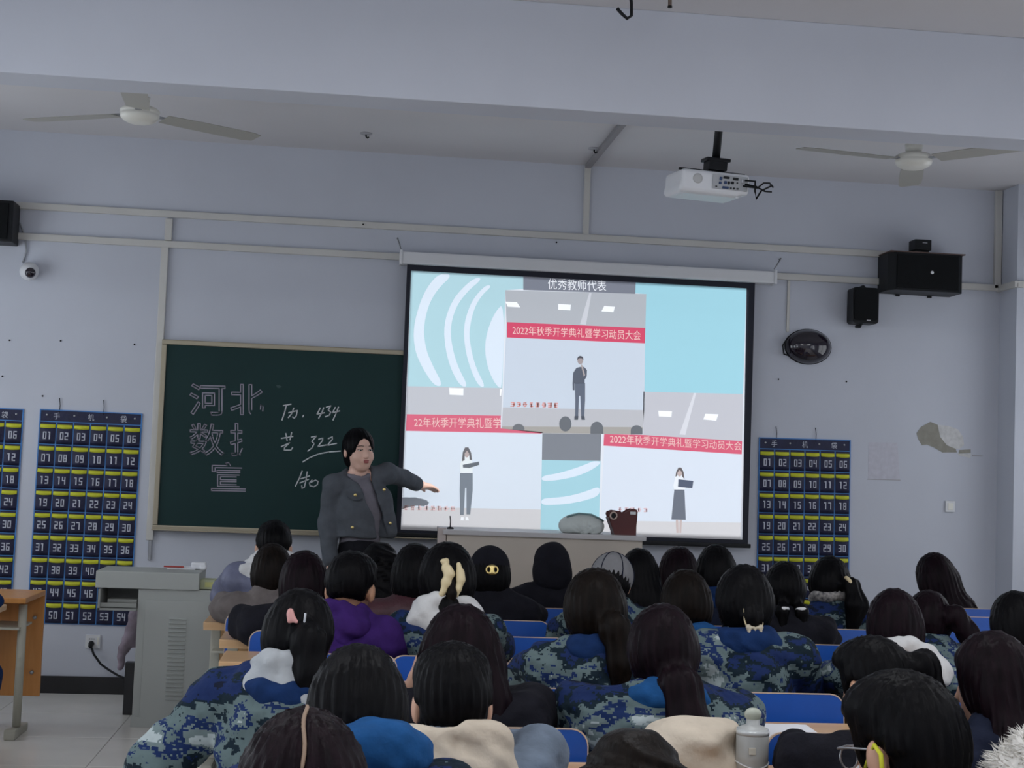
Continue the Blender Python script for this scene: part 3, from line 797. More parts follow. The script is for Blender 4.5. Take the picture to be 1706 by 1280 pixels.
# left speaker
a, b = P(24, 335, 10.0), P(24, 404, 10.0)
t = empty('wall_speaker', (a.x-.25, WY-.12, b.z), 'black speaker cabinet cut off at the left frame edge', 'speaker')
wpart('cabinet', box((a.x-.25, WY-.11, (a.z+b.z)/2), (.5, .21, a.z-b.z), .01), M_black, t)
wpart('grille', box((a.x-.25, WY-.22, (a.z+b.z)/2), (.44, .014, a.z-b.z-.04), .004), M_spk, t)
wpart('bracket', box((a.x-.25, WY-.02, b.z-.01), (.06, .04, .04), .004), M_black, t)
# dome camera
c = P(48, 452, 10.12)
t = empty('security_camera', (c.x, WY, c.z), 'small white dome camera with black lens below the left speaker', 'camera')
sp = SDF(.006).ell((c.x, WY-.07, c.z), (.062, .062, .062)).cap((c.x, WY, c.z+.015), (c.x, WY-.05, c.z+.008), .05).mesh()
wpart('housing', sp, M_white, t)
dv = Vector((.35, -.9, -.28)).normalized()
rm = dv.to_track_quat('Z', 'Y').to_matrix().to_4x4()
wpart('lens', lathe([(.036, 0), (.034, .016), (.024, .026), (.002, .030)], 20, Matrix.Translation(Vector((c.x, WY-.07, c.z))+dv*.042) @ rm), M_dome, t)
wpart('cable', tube([P(25, 362, WY-.01), P(33, 372, WY-.015), P(42, 395, WY-.015), P(44, 418, WY-.012), P(38, 438, WY-.01)], .006, 6), M_metal, t)
# wall socket with plug
c = P(155, 1069, WY)
t = empty('wall_socket', (c.x, WY, c.z-.045), 'white double wall socket with switch under the numbered pouch', 'socket')
wpart('face_plate', box((c.x, WY-.006, c.z), (.098, .012, .09), .004), M_white, t)
wpart('rocker', box((c.x+.034, WY-.013, c.z+.005), (.012, .006, .05), .002), M_offw, t)
for ux in (-.022, -.006, .008): wpart('pin_slot', box((c.x+ux, WY-.0125, c.z+.017), (.007, .002, .004)), M_black, t)
t = empty('power_plug', P(152, 1073, WY-.03), 'black plug with cable running from the socket to the cabinet', 'plug')
k0 = P(152, 1073, WY-.02)
wpart('plug_body', SDF(.005).cap(k0+Vector((0, .004, 0)), k0+Vector((0, -.035, -.012)), .020, .014).mesh(), M_black, t)
wpart('cable', tube([P(152, 1078, WY-.05), P(156, 1090, WY-.06), P(168, 1107, WY-.07), P(182, 1117, WY-.09), P(197, 1126, WY-.14), P(212, 1132, WY-.3)], .0075, 8), M_black, t)
c = P(1582, 844, WY)
t = empty('wall_switch', (c.x, WY, c.z-.04), 'small white wall switch below the peeling plaster', 'switch')
wpart('switch_plate', box((c.x, WY-.008, c.z), (.07, .016, .08), .004), M_white, t)
wpart('switch_rocker', box((c.x, WY-.017, c.z), (.04, .006, .05), .003), M_offw, t)
# ceiling hooks
for (x, y, lb) in ((610, 222, 'small dark hook in the ceiling between fan and trunking'), (990, 247, 'small dark hook in the ceiling beside the ceiling trunking')):
    v = P(x, y, 8.0); k = (CZ-CAM_Z)/(v.z-CAM_Z); hp = Vector((v.x*k, v.y*k, CZ))
    t = empty('ceiling_hook', hp, lb, 'hook', 'hooks in the ceiling')
    obj('plate', lathe([(.040, 0), (.040, -.006), (.03, -.01)], 16), M_grime, t)
    obj('hook', tube([(0, 0, -.008), (0, 0, -.022), (.010, 0, -.032), (.02, 0, -.024)], .006, 6), M_black, t)
# loose wire and rod at the top
t = obj('dangling_wire', tube([P(1047, -60, 6.5), P(1048, -25, 6.5), P(1052, 5, 6.5), P(1052, 26, 6.5), P(1045, 31, 6.5), P(1036, 23, 6.5), P(1028, 14, 6.5)], .008, 6), M_black)
tag(t, 'loose black wire dangling in front of the beam at the top', 'wire')
t = empty('hanger_rod', (P(1116, 0, 6.4).x, 6.4, CZ), 'short brown rod hanging from the ceiling beside the loose wire', 'rod')
wpart('rod', tube([(P(1116, 0, 6.4).x, 6.4, CZ), P(1116, 12, 6.4)], .009, 8), mat('rod_brown', (.14, .10, .08), .6), t)
wpart('rod_tip', tube([P(1116, 10, 6.4), P(1116, 13, 6.4)], .011, 8), M_black, t)

# ceiling lamps over the seats ---------------------------------------
lamp_case = boxes([((0, 0, .03), (1.25, .16, .06), .008)]); lamp_case.materials.append(M_white)
lamp_tube = tube([(-.58, 0, 0), (.58, 0, 0)], .016, 10); lamp_tube.materials.append(M_lamp)
LAMPS = [(x, y) for y in (-.6, 1.8, 4.2) for x in (-1.6, 1.1, 3.8)]
for i, (x, y) in enumerate(LAMPS):
    t = empty('ceiling_lamp', (x, y, CZ-.09), 'fluorescent ceiling lamp over the %s of the room, %s' % (('back', 'middle', 'front rows')[i//3], ('by the left windows', 'along the centre', 'by the right windows')[i % 3]), 'lamp', 'fluorescent ceiling lamps')
    obj('lamp_case', lamp_case, None, t, (0, 0, .03))
    for s in (-1, 1): obj('lit_tube', lamp_tube, None, t, (0, s*.045, .008))
    ld = bpy.data.lights.new('lamp_light', 'AREA'); ld.shape = 'RECTANGLE'; ld.size = 1.2; ld.size_y = .14
    ld.energy = LAMP_POWER; ld.color = (.95, .97, 1.0)
    lo_ = bpy.data.objects.new('lamp_light', ld); col.objects.link(lo_); lo_.parent = t; lo_.location = (0, 0, -.02)

# ceiling fans -------------------------------------------------------
def blade_mesh():
    bm = bmesh.new(); rows = []
    for x, w_ in ((.14, .12), (.3, .135), (.5, .14), (.66, .135), (.71, .10)):
        tilt = R(-7)
        rows.append([[bm.verts.new((x, v*w_/2*math.cos(tilt), v*w_/2*math.sin(tilt)+dz)) for v in (-1, 0, 1)] for dz in (0, .004)])
    for a_, b_ in zip(rows[:-1], rows[1:]):
        for l in (0, 1):
            for u in (0, 1): bm.faces.new((a_[l][u], a_[l][u+1], b_[l][u+1], b_[l][u]))
        for u in (0, 2): bm.faces.new((a_[0][u], a_[1][u], b_[1][u], b_[0][u]))
    for r_ in (rows[0], rows[-1]):
        for u in (0, 1): bm.faces.new((r_[0][u], r_[0][u+1], r_[1][u+1], r_[1][u]))
    return fin(bm)
bl_me = blade_mesh(); bl_me.materials.append(M_blade)
arm_me = box((.115, 0, .006), (.12, .035, .006), .002); arm_me.materials.append(M_metal)
hub_me = lathe([(.02, -.05), (.06, -.048), (.085, -.036), (.10, -.022), (.104, -.006), (.098, 0), (.104, .006), (.104, .018), (.09, .03), (.05, .04), (.02, .042)], 32); hub_me.materials.append(M_offw)
cup_me = lathe([(.02, .04), (.045, .045), (.05, .09), (.03, .10), (.02, .10)], 20); cup_me.materials.append(M_offw)
for (px, py, ang, lb) in ((233, 190, -86, 'white three-blade ceiling fan at the left'), (1522, 267, 70, 'white three-blade ceiling fan at the right of the projector')):
    p = P(px, py, 7.9)
    t = empty('ceiling_fan', p, lb, 'fan', 'ceiling fans')
    obj('motor_housing', hub_me, None, t); obj('motor_cup', cup_me, None, t)
    obj('down_rod', tube([(0, 0, .09), (0, 0, CZ-p.z)], .012, 10), M_offw, t)
    obj('ceiling_canopy', lathe([(.055, CZ-p.z), (.05, CZ-p.z-.05), (.02, CZ-p.z-.07)], 20), M_offw, t)
    for k in range(3):
        bl = obj('blade', bl_me, None, t, (0, 0, -.004), (0, 0, R(ang+120*k)))
        obj('blade_arm', arm_me, None, bl)

# projector ----------------------------------------------------------
pc = P(1193, 303, 7.35)
t = empty('projector', pc, 'white ceiling projector with ports facing the room on a black mount', 'projector', rot=(R(4), R(1.5), R(5)))
M_proj = mat('projector_white', (.74, .75, .78), .35)
sh_ = SDF(.008).box((0, .15, 0), (.185, .15, .055), .02).box((-.03, .15, -.045), (.16, .14, .022), .018, k=.02).mesh()
obj('casing', sh_, M_proj, t)
obj('base_plate', box((-.01, .15, -.066), (.30, .24, .006), .002), M_white, t)
obj('port_panel', box((.075, -.003, .002), (.19, .008, .075), .002), mat('port_grey', (.42, .43, .45), .5), t)
obj('intake_grille', lathe([(.026, 0), (.026, .006), (.02, .007)], 20, Matrix.Translation((-.10, .004, .008)) @ Matrix.Rotation(R(90), 4, 'X')), mat('grille_grey', (.5, .5, .5), .6), t)
M_pblu = mat('port_blue', (.02, .05, .14), .5)
for (x, z, w_, h_, m_) in ((.022, .018, .014, .018, M_pblu), (.02, -.004, .014, .014, M_pblu), (.052, .026, .032, .012, M_black), (.102, .024, .030, .014, M_black), (.048, .0, .014, .016, M_pblu), (.066, .0, .012, .016, M_black), (.086, .002, .016, .014, M_black), (.112, .004, .008, .008, M_black),
                           (-.0, -.024, .01, .006, M_black), (.05, -.026, .034, .012, M_pblu), (.08, -.026, .008, .010, M_black), (.096, -.026, .008, .010, M_black), (.116, -.026, .012, .008, M_black), (.14, .016, .016, .02, M_metal)):
    obj('port', box((x, -.009, z), (w_, .008, h_), .002, seg=1), m_, t)
for pts in ([(.15, -.02, .02), (.19, -.06, .015), (.185, -.08, -.04), (.20, -.07, -.075), (.23, -.05, -.03), (.30, -.02, .01)], [(.15, -.02, 0), (.20, -.05, -.01), (.25, -.05, -.03), (.29, -.04, -.028)], [(.14, -.02, -.01), (.20, -.07, -.02), (.24, -.05, .012), (.28, -.03, .018), (.305, -.02, 0)]):
    obj('cable', tube(pts, .005, 6), M_black, t)
obj('lens', lathe([(.04, 0), (.04, .03), (.032, .032)], 24, Matrix.Translation((.04, .295, 0)) @ Matrix.Rotation(R(-90), 4, 'X')), M_dome, t)
mt = obj('mount', boxes([((.03, .12, .10), (.10, .10, .055), .006), ((.03, .12, .128), (.13, .11, .018), .006)]), M_black, t)
obj('mount_arm', boxes([((-.07, .08, .062), (.22, .014, .012), .003), ((.10, .08, .062), (.16, .014, .012), .003), ((.03, .14, .066), (.22, .014, .012), .003)]), M_black, mt)
obj('mount_pole', tube([(.03, .12, .13), (.03+.012, .12, CZ-pc.z)], .021, 14), M_black, mt)
# its lamp: a rectangular beam thrown on the screen
c3 = Vector(((sx0+sx1)/2, SY, (sz0+sz1)/2+.01))
lp = pc+Vector((.04, .36, 0))
sd = bpy.data.lights.new('projector_light', 'SPOT'); sd.energy = PROJECTOR_POWER; sd.spot_size = R(130); sd.spot_blend = 0.0; sd.shadow_soft_size = .012; sd.color = (.93, .97, 1.0)
so = bpy.data.objects.new('projector_light', sd); col.objects.link(so)
# lens shift: the light looks straight ahead and only the image window is lit
so.matrix_world = Matrix.Translation(lp) @ Matrix(((1, 0, 0, 0), (0, 0, -1, 0), (0, 1, 0, 0), (0, 0, 0, 1)))
so.parent = t; so.matrix_parent_inverse = (Matrix.Translation(pc) @ Euler((R(4), R(1.5), R(5))).to_matrix().to_4x4()).inverted()
sd.use_nodes = True
nt = sd.node_tree; em = [n for n in nt.nodes if n.type == 'EMISSION'][0]
tc = nt.nodes.new('ShaderNodeTexCoord'); sep = nt.nodes.new('ShaderNodeSeparateXYZ'); nt.links.new(tc.outputs['Normal'], sep.inputs[0])
dist = SY-lp.y
def mth(op, a_, b_=None):
    n = nt.nodes.new('ShaderNodeMath'); n.operation = op
    for i, v in enumerate((a_, b_)):
        if v is None: continue
        if isinstance(v, (int, float)): n.inputs[i].default_value = v
        else: nt.links.new(v, n.inputs[i])
    return n.outputs[0]
az = mth('ABSOLUTE', sep.outputs[2])
def window(o_, lo_v, hi_v):
    v = mth('DIVIDE', o_, az)
    return mth('MULTIPLY', mth('GREATER_THAN', v, lo_v), mth('LESS_THAN', v, hi_v))
iz1, iz0 = sz1-.055, sz0+.05; ix0, ix1 = sx0+.035, sx1-.05
mask = mth('MULTIPLY', window(sep.outputs[0], (ix0-lp.x)/dist, (ix1-lp.x)/dist), window(sep.outputs[1], (iz0-lp.z)/dist, (iz1-lp.z)/dist))
cosv = mth('POWER', az, 3.0)
nt.links.new(mth('DIVIDE', mask, cosv), em.inputs['Strength'])

# ================================================================== FURNITURE
# grey steel lectern cabinet at the left
cY = 8.95
t = empty('lectern_cabinet', (-.98, cY+.2, 0), 'light grey steel lectern cabinet with louvred door beside the pouch', 'cabinet')
wpart('cabinet_body', box((-.895, cY+.24, .405), (.53, .44, .808), .004), M_cab, t)
wpart('plinth', box((-.895, cY+.235, .03), (.54, .46, .06), .004), M_cab, t)
dr = wpart('door', box((-.865, cY+.012, .40), (.50, .014, .69), .003), M_cab, t)
for k in range(20):
    z = .165+k*.0248
    lv = prism([(-.97, cY+.005, z+.008), (-.97, cY-.006, z), (-.97, cY+.005, z-.003)], .10, 'X')
    lv2 = inv(obj('louvre', lv, M_cab, dr))
    lv2.matrix_parent_inverse = Matrix.Identity(4); lv2.location = -Vector(dr.matrix_parent_inverse.translation) - Vector(t.location)
tb = wpart('top_slab', box((-1.108, cY+.215, .86), (.60, .43, .10), .005), M_cab, t)
wpart('keyboard_tray', boxes([((-1.27, cY+.1, .69), (.22, .30, .012)), ((-1.375, cY+.1, .745), (.012, .30, .12)), ((-1.27, cY+.25, .745), (.22, .012, .12)), ((-1.27, cY-.03, .715), (.22, .01, .025))]), M_cabin, t)
wpart('tray_board', box((-1.25, cY+.08, .735), (.17, .14, .02), .004), M_cabin, t)
# things on and beside it
t = empty('book', (-.93, cY+.33, .911), 'thin white book with red spine lying on the lectern cabinet', 'book')
wpart('pages', box((-.95, cY+.33, .918), (.17, .12, .014), .002, (0, 0, .1)), M_paper, t)
wpart('cover', box((-.99, cY+.28, .928), (.12, .05, .006), .001, (0, 0, .1)), mat('red_cover', (.45, .05, .04), .5), t)
t = obj('chalk_box', SDF(.006).box((-.845, cY+.34, .933), (.045, .035, .022), .006).box((-.815, cY+.31, .923), (.02, .02, .012), .004).mesh(), M_paper)
tag(t, 'small crumpled white paper box at the right of the cabinet top', 'box')
t = empty('side_shelf', (-.76, cY+.16, .87), 'pale green card box beside the right end of the cabinet top', 'box')
wpart('card_box', box((-.765, cY+.16, .84), (.085, .16, .055), .003), mat('pale_green_card', (.52, .55, .36), .7), t)
wpart('label', box((-.755, cY+.078, .84), (.05, .003, .03)), mat('card_label', (.62, .62, .25), .7), t)
# black block and cloth between wall and cabinet
t = obj('black_support', box((-1.235, 9.42, .16), (.07, .08, .32), .004), M_skirt)
tag(t, 'black upright block on the floor left of the grey cabinet', 'support')
cl = SDF(.010).chain([(-1.20, 9.42, .78), (-1.215, 9.44, .6), (-1.25, 9.46, .46), (-1.30, 9.48, .38)], [.02, .045, .05, .025], k=.04).chain([(-1.30, 9.48, .38), (-1.31, 9.48, .28)], [.03, .018])
cl.disp = wob(.006, 55, 1.0)
tag(obj('hanging_cloth', cl.mesh(), cloth('mauve_cloth', (.30, .25, .30))), 'mauve grey cloth hanging between the wall and the cabinet', 'cloth')

# podium desk in front of the screen
pa, pb = P(742, 883, 8.98), P(1072, 893, 8.98)
pz = (pa.z+pb.z)/2; pcx = (pa.x+pb.x)/2; pwid = pb.x-pa.x
M_pod = mat('podium_beige', (.52, .47, .41), .5, var=.04, vscale=3)
t = empty('podium', (pcx, 9.2, .2), 'long beige podium desk standing before the projection screen', 'podium')
wpart('front_panel', box((pcx, 8.995, (pz+.2)/2), (pwid-.02, .03, pz-.2-.03), .003), M_pod, t)
for s in (-1, 1): wpart('side_panel', box((pcx+s*(pwid/2-.015), 9.25, (pz+.2)/2), (.03, .5, pz-.2-.03), .003), M_pod, t)
wpart('worktop', box((pcx, 9.24, pz-.015), (pwid+.03, .56, .03), .005), mat('podium_top', (.50, .49, .50), .4), t)
wpart('corner_post', box((pa.x-.02, 9.0, (pz+.2)/2+.01), (.05, .05, pz-.2), .004), mat('podium_post', (.48, .42, .40), .5), t)
# microphone
m0 = P(750, 884, 9.1)
t = empty('microphone', (m0.x, 9.1, pz), 'thin black gooseneck microphone standing on the podium', 'microphone')
obj('base', lathe([(.022, 0), (.022, .008), (.006, .014)], 14), M_black, t)
obj('stem', tube([(0, 0, .01), (0, 0, .05), (-.004, 0, .08)], .004, 6), M_black, t)
# folded padded coat
c = P(968, 892, 9.12); c.z = pz
t = empty('folded_coat', (c.x, 9.12, pz), 'pale grey green padded coat folded into a mound on the podium', 'coat')
g = SDF(.008).ell((0, 0, .045), (.145, .10, .08)).box((0, 0, -.1), (.3, .3, .1), .005, .005, 's')
def crease(X, Y, Z):
    a_ = np.arctan2(Z+.01, X-.01); r_ = np.sqrt((X-.01)**2+Z**2)
    return .006*np.sin(a_*15+2*np.sin(a_*5))*np.clip(1-r_/.14, 0, 1)+0*Y
g.disp = crease
obj('padding', g.mesh(), cloth('grey_green_puffer', (.54, .58, .56), var=.06, rough=.6), t)
obj('trim_edge', tube([(-.10, -.04, .10), (-.03, -.06, .124), (.05, -.06, .120), (.11, -.04, .095), (.135, -.02, .08)], .006, 6), mat('teal_edge', (.16, .26, .27), .6), t)
# wine red tote with cut-out handles
c = P(1036, 893, 9.1)
t = empty('tote_bag', (c.x, 9.1, pz), 'dark red leather tote bag with cut-out handles on the podium', 'bag')
out = [(-.058, 0), (.075, 0), (.083, .10), (.085, .145), (.078, .160), (.055, .165), (.03, .155), (0, .135), (-.03, .148), (-.065, .152), (-.092, .142), (-.098, .128), (-.085, .09)]
for yy, nm in ((-.055, 'bag_panel'), (.05, 'bag_panel')):
    obj(nm, prism([(x, yy, z) for x, z in out], .008), M_red, t)
obj('bag_gusset', boxes([((.078, 0, .065), (.006, .1, .13), .002), ((-.075, 0, .055), (.006, .1, .11), .002, (0, R(-22), 0)), ((.008, 0, .004), (.13, .1, .006), .002)]), M_red, t)
obj('handle_ring', fin(add_tube(bmesh.new(), [(-.068+.020*math.cos(a_), -.060, .118+.022*math.sin(a_)) for a_ in np.linspace(0, 2*math.pi, 20)], .005, 6), True), mat('bag_stitch', (.55, .42, .36), .5), t)
obj('handle_cutout', box((-.068, -.0565, .118), (.026, .004, .030), .002), M_black, t)
obj('metal_tag', box((.055, -.058, .138), (.036, .005, .018), .003), M_white, t)

# student desk + chair rows ------------------------------------------
ROWY = {1: 8.05, 2: 7.31, 3: 6.57, 4: 5.80, 5: 5.00, 6: 4.20, 7: 3.45, 8: 2.70, 9: 1.95}
ROWX0 = {1: -.69, 2: -.66, 3: -.52, 4: -.46, 5: -.30, 6: -.25, 7: -.02, 8: -.02, 9: -.02}
ORD = ['', 'front', 'second', 'third', 'fourth', 'fifth', 'sixth', 'seventh', 'eighth', 'ninth']
def desk(x0, x1, y0, label, ztop=.76, dep=.36, m_top=None, group='desks of the main block'):
    L_ = x1-x0
    t = empty('student_desk', ((x0+x1)/2, y0, 0), label, 'desk', group)
    obj('desktop', box((0, dep/2, ztop-.014), (L_, dep, .028), .005), m_top or M_desk, t)
    obj('edge_strip', box((0, -.002, ztop-.022), (L_-.004, .008, .036), .003), m_top or M_desk, t)
    obj('shelf', box((0, dep/2+.03, ztop-.16), (L_-.08, dep-.10, .012), .002), M_frame, t)
    obj('modesty_panel', box((0, dep-.012, ztop-.20), (L_-.06, .012, .30), .002), m_top or M_desk, t)
    n_ = max(2, int(L_/1.0)+1)
    for k in range(n_):
        x = -L_/2+.05+(L_-.1)*k/(n_-1)
        lg = obj('leg', box((x, dep*.55, (ztop-.03)/2+.02), (.05, .03, ztop-.07), .006), M_frame, t)
        obj('foot', box((x, dep*.5, .02), (.055, .34, .04), .012), M_frame, lg)
    return t
for r_ in range(1, 10):
    x0 = ROWX0[r_]; y0 = ROWY[r_]+.345
    desk(x0, x0+1.56, y0, 'beech row desk in the %s row, left half of the block' % ORD[r_])
    desk(x0+1.575, 2.80, y0, 'beech row desk in the %s row, right half of the block' % ORD[r_])
# chair
bk = rrect(.455, .40, .045)
ch_back = prism([(x, 0, z) for x, z in bk], .012); ch_back.materials.append(M_blue)
def ring_mesh():
    bm = bmesh.new(); o1 = rrect(.461, .406, .048); n_ = len(o1)
    a_ = [bm.verts.new((x, -.001, z)) for x, z in o1]; b_ = [bm.verts.new((x, .013, z)) for x, z in o1]
    i_ = [bm.verts.new((x*.985, -.001, z*.982)) for x, z in o1]; j_ = [bm.verts.new((x*.985, .013, z*.982)) for x, z in o1]
    for k in range(n_):
        q = (k+1) % n_
        bm.faces.new((a_[k], a_[q], b_[q], b_[k])); bm.faces.new((a_[k], a_[q], i_[q], i_[k])); bm.faces.new((b_[k], b_[q], j_[q], j_[k]))
    return fin(bm)
ch_edge = ring_mesh(); ch_edge.materials.append(M_edge)
ch_seat = prism([(x, z+.22, 0) for x, z in rrect(.43, .38, .06)], .014, 'Z'); ch_seat.materials.append(M_blue)
ch_post = box((0, 0, .30), (.028, .045, .60), .006); ch_post.materials.append(M_frame)
ch_foot = box((0, .04, .018), (.045, .34, .036), .012); ch_foot.materials.append(M_frame)
ch_brk = box((0, .12, .41), (.36, .22, .022), .005); ch_brk.materials.append(M_frame)
def chair(x, y, label, ztop=.84, group='blue plywood chairs', rz=0):
    t = empty('chair', (x, y, 0), label, 'chair', group, (0, 0, rz))
    b_ = obj('backrest', ch_back, None, t, (0, 0, ztop-.20), (R(-5), 0, 0)); obj('ply_edge', ch_edge, None, b_)
    obj('seat', ch_seat, None, t, (0, -.01, .428)); obj('seat_bracket', ch_brk, None, t)
    for s in (-1, 1):
        p_ = obj('post', ch_post, None, t, (s*.16, .045, 0)); obj('foot', ch_foot, None, p_)
    return t
for (px, py, r_, lb) in ((900, 1062, 3, 'empty blue chair in the third row behind the cream scrunchie'),
                         (1330, 1228, 6, 'empty blue chair right of the paper and bottle in the sixth row'),
                         ):
    p = P(px, py, ROWY[r_]); chair(p.x+(-.10 if r_ != 6 else .14), ROWY[r_], lb)
# right block by the column
desk(3.2, 4.6, 8.55, 'beech row desk under the column at far right', group='desks of the right block')
for (px, py, y, lb) in ((1622, 1015, 8.12, 'blue chair behind the long-haired student in striped shirt at far right'), (1624, 1029, 7.5, 'blue chair one row nearer than the striped-shirt student at far right')):
    p = P(px, py, y); chair(p.x, y, lb, ztop=p.z)
# left desks beside the aisle
def left_desk(xr, y0, y1, lb, panel):
    t = empty('student_desk', (xr-.5, y0, 0), lb, 'desk', 'desks of the left block')
    L_ = 1.2; cx = xr-L_/2-(xr-.5)
    obj('desktop', box((cx, (y1-y0)/2, .765), (L_, y1-y0, .03), .006), M_odesk if panel else M_desk, t)
    obj('shelf', box((cx-.02, (y1-y0)/2-.02, .60), (L_-.05, (y1-y0)*.62, .014), .003), M_frame, t)
    if panel: 
        mp = obj('modesty_panel', box((cx, y1-y0-.012, .455), (L_, .022, .59), .004), M_odesk, t)
        for z in (.62, .30):
            obj('bolt', lathe([(.012, 0), (.012, .012), (.006, .016)], 10, Matrix.Translation((cx+L_/2-.05, y1-y0-.024, z)) @ Matrix.Rotation(R(90), 4, 'X')), M_metal, mp)
    for s in (-1, 1):
        x = cx+s*(L_/2-.045)
        lg = obj('leg', tube([(x, .16, .73), (x, .16, .05)], .024, 12), M_frame, t)
        obj('foot', boxes([((x, .16, .022), (.06, .36, .044), .012), ((x, .02, .03), (.065, .07, .055), .012)]), M_frame, lg)
left_desk(-1.705, 8.48, 9.04, 'orange laminate desk with front panel beside the left pouch', True)
left_desk(-1.725, 7.78, 8.10, 'pale wood desk edge at the left frame, nearer than the orange desk', False)
t = obj('desk_ledge', box((-2.08, 7.72, .64), (.72, .10, .02), .006), M_desk)
t.parent = [o for o in col.objects if o.name.startswith('student_desk') and o.get('label', '').startswith('pale wood')][0]
t.matrix_parent_inverse = t.parent.matrix_basis.inverted()

# paper, bottle, bundled coat, pencil case on the desks
c = P(1290, 1222, 4.72)
t = obj('paper_sheet', boxes([((c.x+.03, 4.71, .7625), (.21, .27, .003), 0, (0, 0, R(-4))), ((c.x+.02, 4.70, .765), (.20, .26, .002), 0, (0, 0, R(2)))]), M_paper)
tag(t, 'white sheets of paper on the desk right of the bottle', 'paper')
c = P(1253, 1250, 3.92)
t = empty('bottle', (c.x, 3.92, .76), 'grey white drinking bottle with knobbed stopper on the desk', 'bottle')
M_bott = mat('bottle_grey', (.42, .43, .42), .35)
bw = .044
obj('bottle_body', lathe([(bw*.9, 0), (bw, .006), (bw, .062), (bw*1.01, .064), (bw, .068), (bw, .132), (bw*.93, .140), (bw*.72, .147), (bw*.42, .152), (bw*.40, .166)], 28), M_bott, t)
obj('shoulder_band', lathe([(bw*1.02, .126), (bw*1.02, .133), (bw*.97, .142), (bw*.94, .138)], 28), mat('clear_gloss', (.5, .52, .52), .08, coat=.8), t)
obj('stopper', SDF(.003).ell((-.010, 0, .180), (.013, .012, .013)).ell((.010, 0, .180), (.013, .012, .013)).cap((0, 0, .158), (0, 0, .178), .010).mesh(), mat('stopper', (.45, .48, .40), .25), t)
obj('square_badge', box((-.012, -bw, .088), (.018, .004, .018), .001), mat('badge_cream', (.62, .60, .52), .5), t)
obj('cord_groove', fin(add_tube(bmesh.new(), [(bw*1.02*math.cos(a_), bw*1.02*math.sin(a_), .048+.006*math.cos(a_*2)) for a_ in np.linspace(0, 2*math.pi, 28)], .002, 5), True), M_white, t)
c = P(1152, 1186, 4.0)
t = empty('bundled_coat', (c.x, 4.0, .76), 'cream fleece coat bundled up on the desk left of the bottle', 'coat')
g = SDF(.010).ell((0, .0, .05), (.145, .125, .115), k=.03).ell((.06, .03, .06), (.10, .09, .09), k=.03).ell((-.07, -.04, .02), (.11, .10, .09), k=.03).box((0, 0, -.2), (.4, .4, .2), .005, .004, 's')
def fold(X, Y, Z):
    q = np.sqrt((X-.05)**2+(Z+.02)**2+.3*Y**2)
    return .013*np.sin(q*62+2.2*np.sin(X*17+1)+5*Y)+.005*np.sin(X*38+Z*31+Y*22)*np.sin(Z*45)
g.disp = fold
obj('fleece', g.mesh(), M_cream, t)

# ================================================================== PEOPLE
def head_prims(sd_, hc, Rm, ears=True, scale=1.0, ear=1.0):
    def T(v): return Vector(hc)+Rm @ (Vector(v)*scale)
    sd_.ell(T((0, -.012, .022)), tuple(scale*q for q in (.075, .094, .098)), k=.02, rot=Rm)
    sd_.ell(T((0, .030, -.040)), tuple(scale*q for q in (.060, .062, .075)), k=.03, rot=Rm)
    sd_.ell(T((0, .055, -.085)), tuple(scale*q for q in (.032, .028, .026)), k=.03, rot=Rm)
    sd_.cap(T((0, .088, .010)), T((0, .108, -.030)), .008*scale, .013*scale, k=.014)
    if ears:
        for s in (-1, 1):
            sd_.ell(T((s*.081, -.004, -.014)), tuple(scale*ear*q for q in (.013, .021, .036)), k=.008, rot=Rm)
    return T

def hand_prims(sd_, wr, d, n, thumb_side, curl=.5, L_=.17):
    """palm + five bent fingers from wrist wr along d; n = back-of-hand normal"""
    d = Vector(d).normalized(); n = Vector(n).normalized(); s = d.cross(n).normalized()*thumb_side
    wr = Vector(wr); pe = wr+d*L_*.5
    sd_.cap(wr, wr+d*L_*.15+s*0, .026, .030, k=.012)
    for k, f in enumerate((.030, .010, -.010, -.028)):
        b = pe+s*f
        sd_.cap(wr+d*.02+s*f*.5, b, .020, .015, k=.012)
        ln = L_*(.42, .48, .45, .36)[k]
        a1, a2 = curl*.5, curl*1.1
        p1 = b+(d*math.cos(a1)-n*math.sin(a1))*ln*.5
        p2 = p1+(d*math.cos(a2)-n*math.sin(a2))*ln*.5
        sd_.cap(b, p1, .0105, .0095, k=.003); sd_.cap(p1, p2, .0095, .0075, k=.003)
    t0 = wr+d*.03+s*.022; t1 = t0+(d*.6+s*.75-n*.1).normalized()*.042; t2 = t1+(d*.85+s*.4-n*.3).normalized()*.036
    sd_.cap(t0, t1, .016, .012, k=.008); sd_.cap(t1, t2, .012, .009, k=.003)

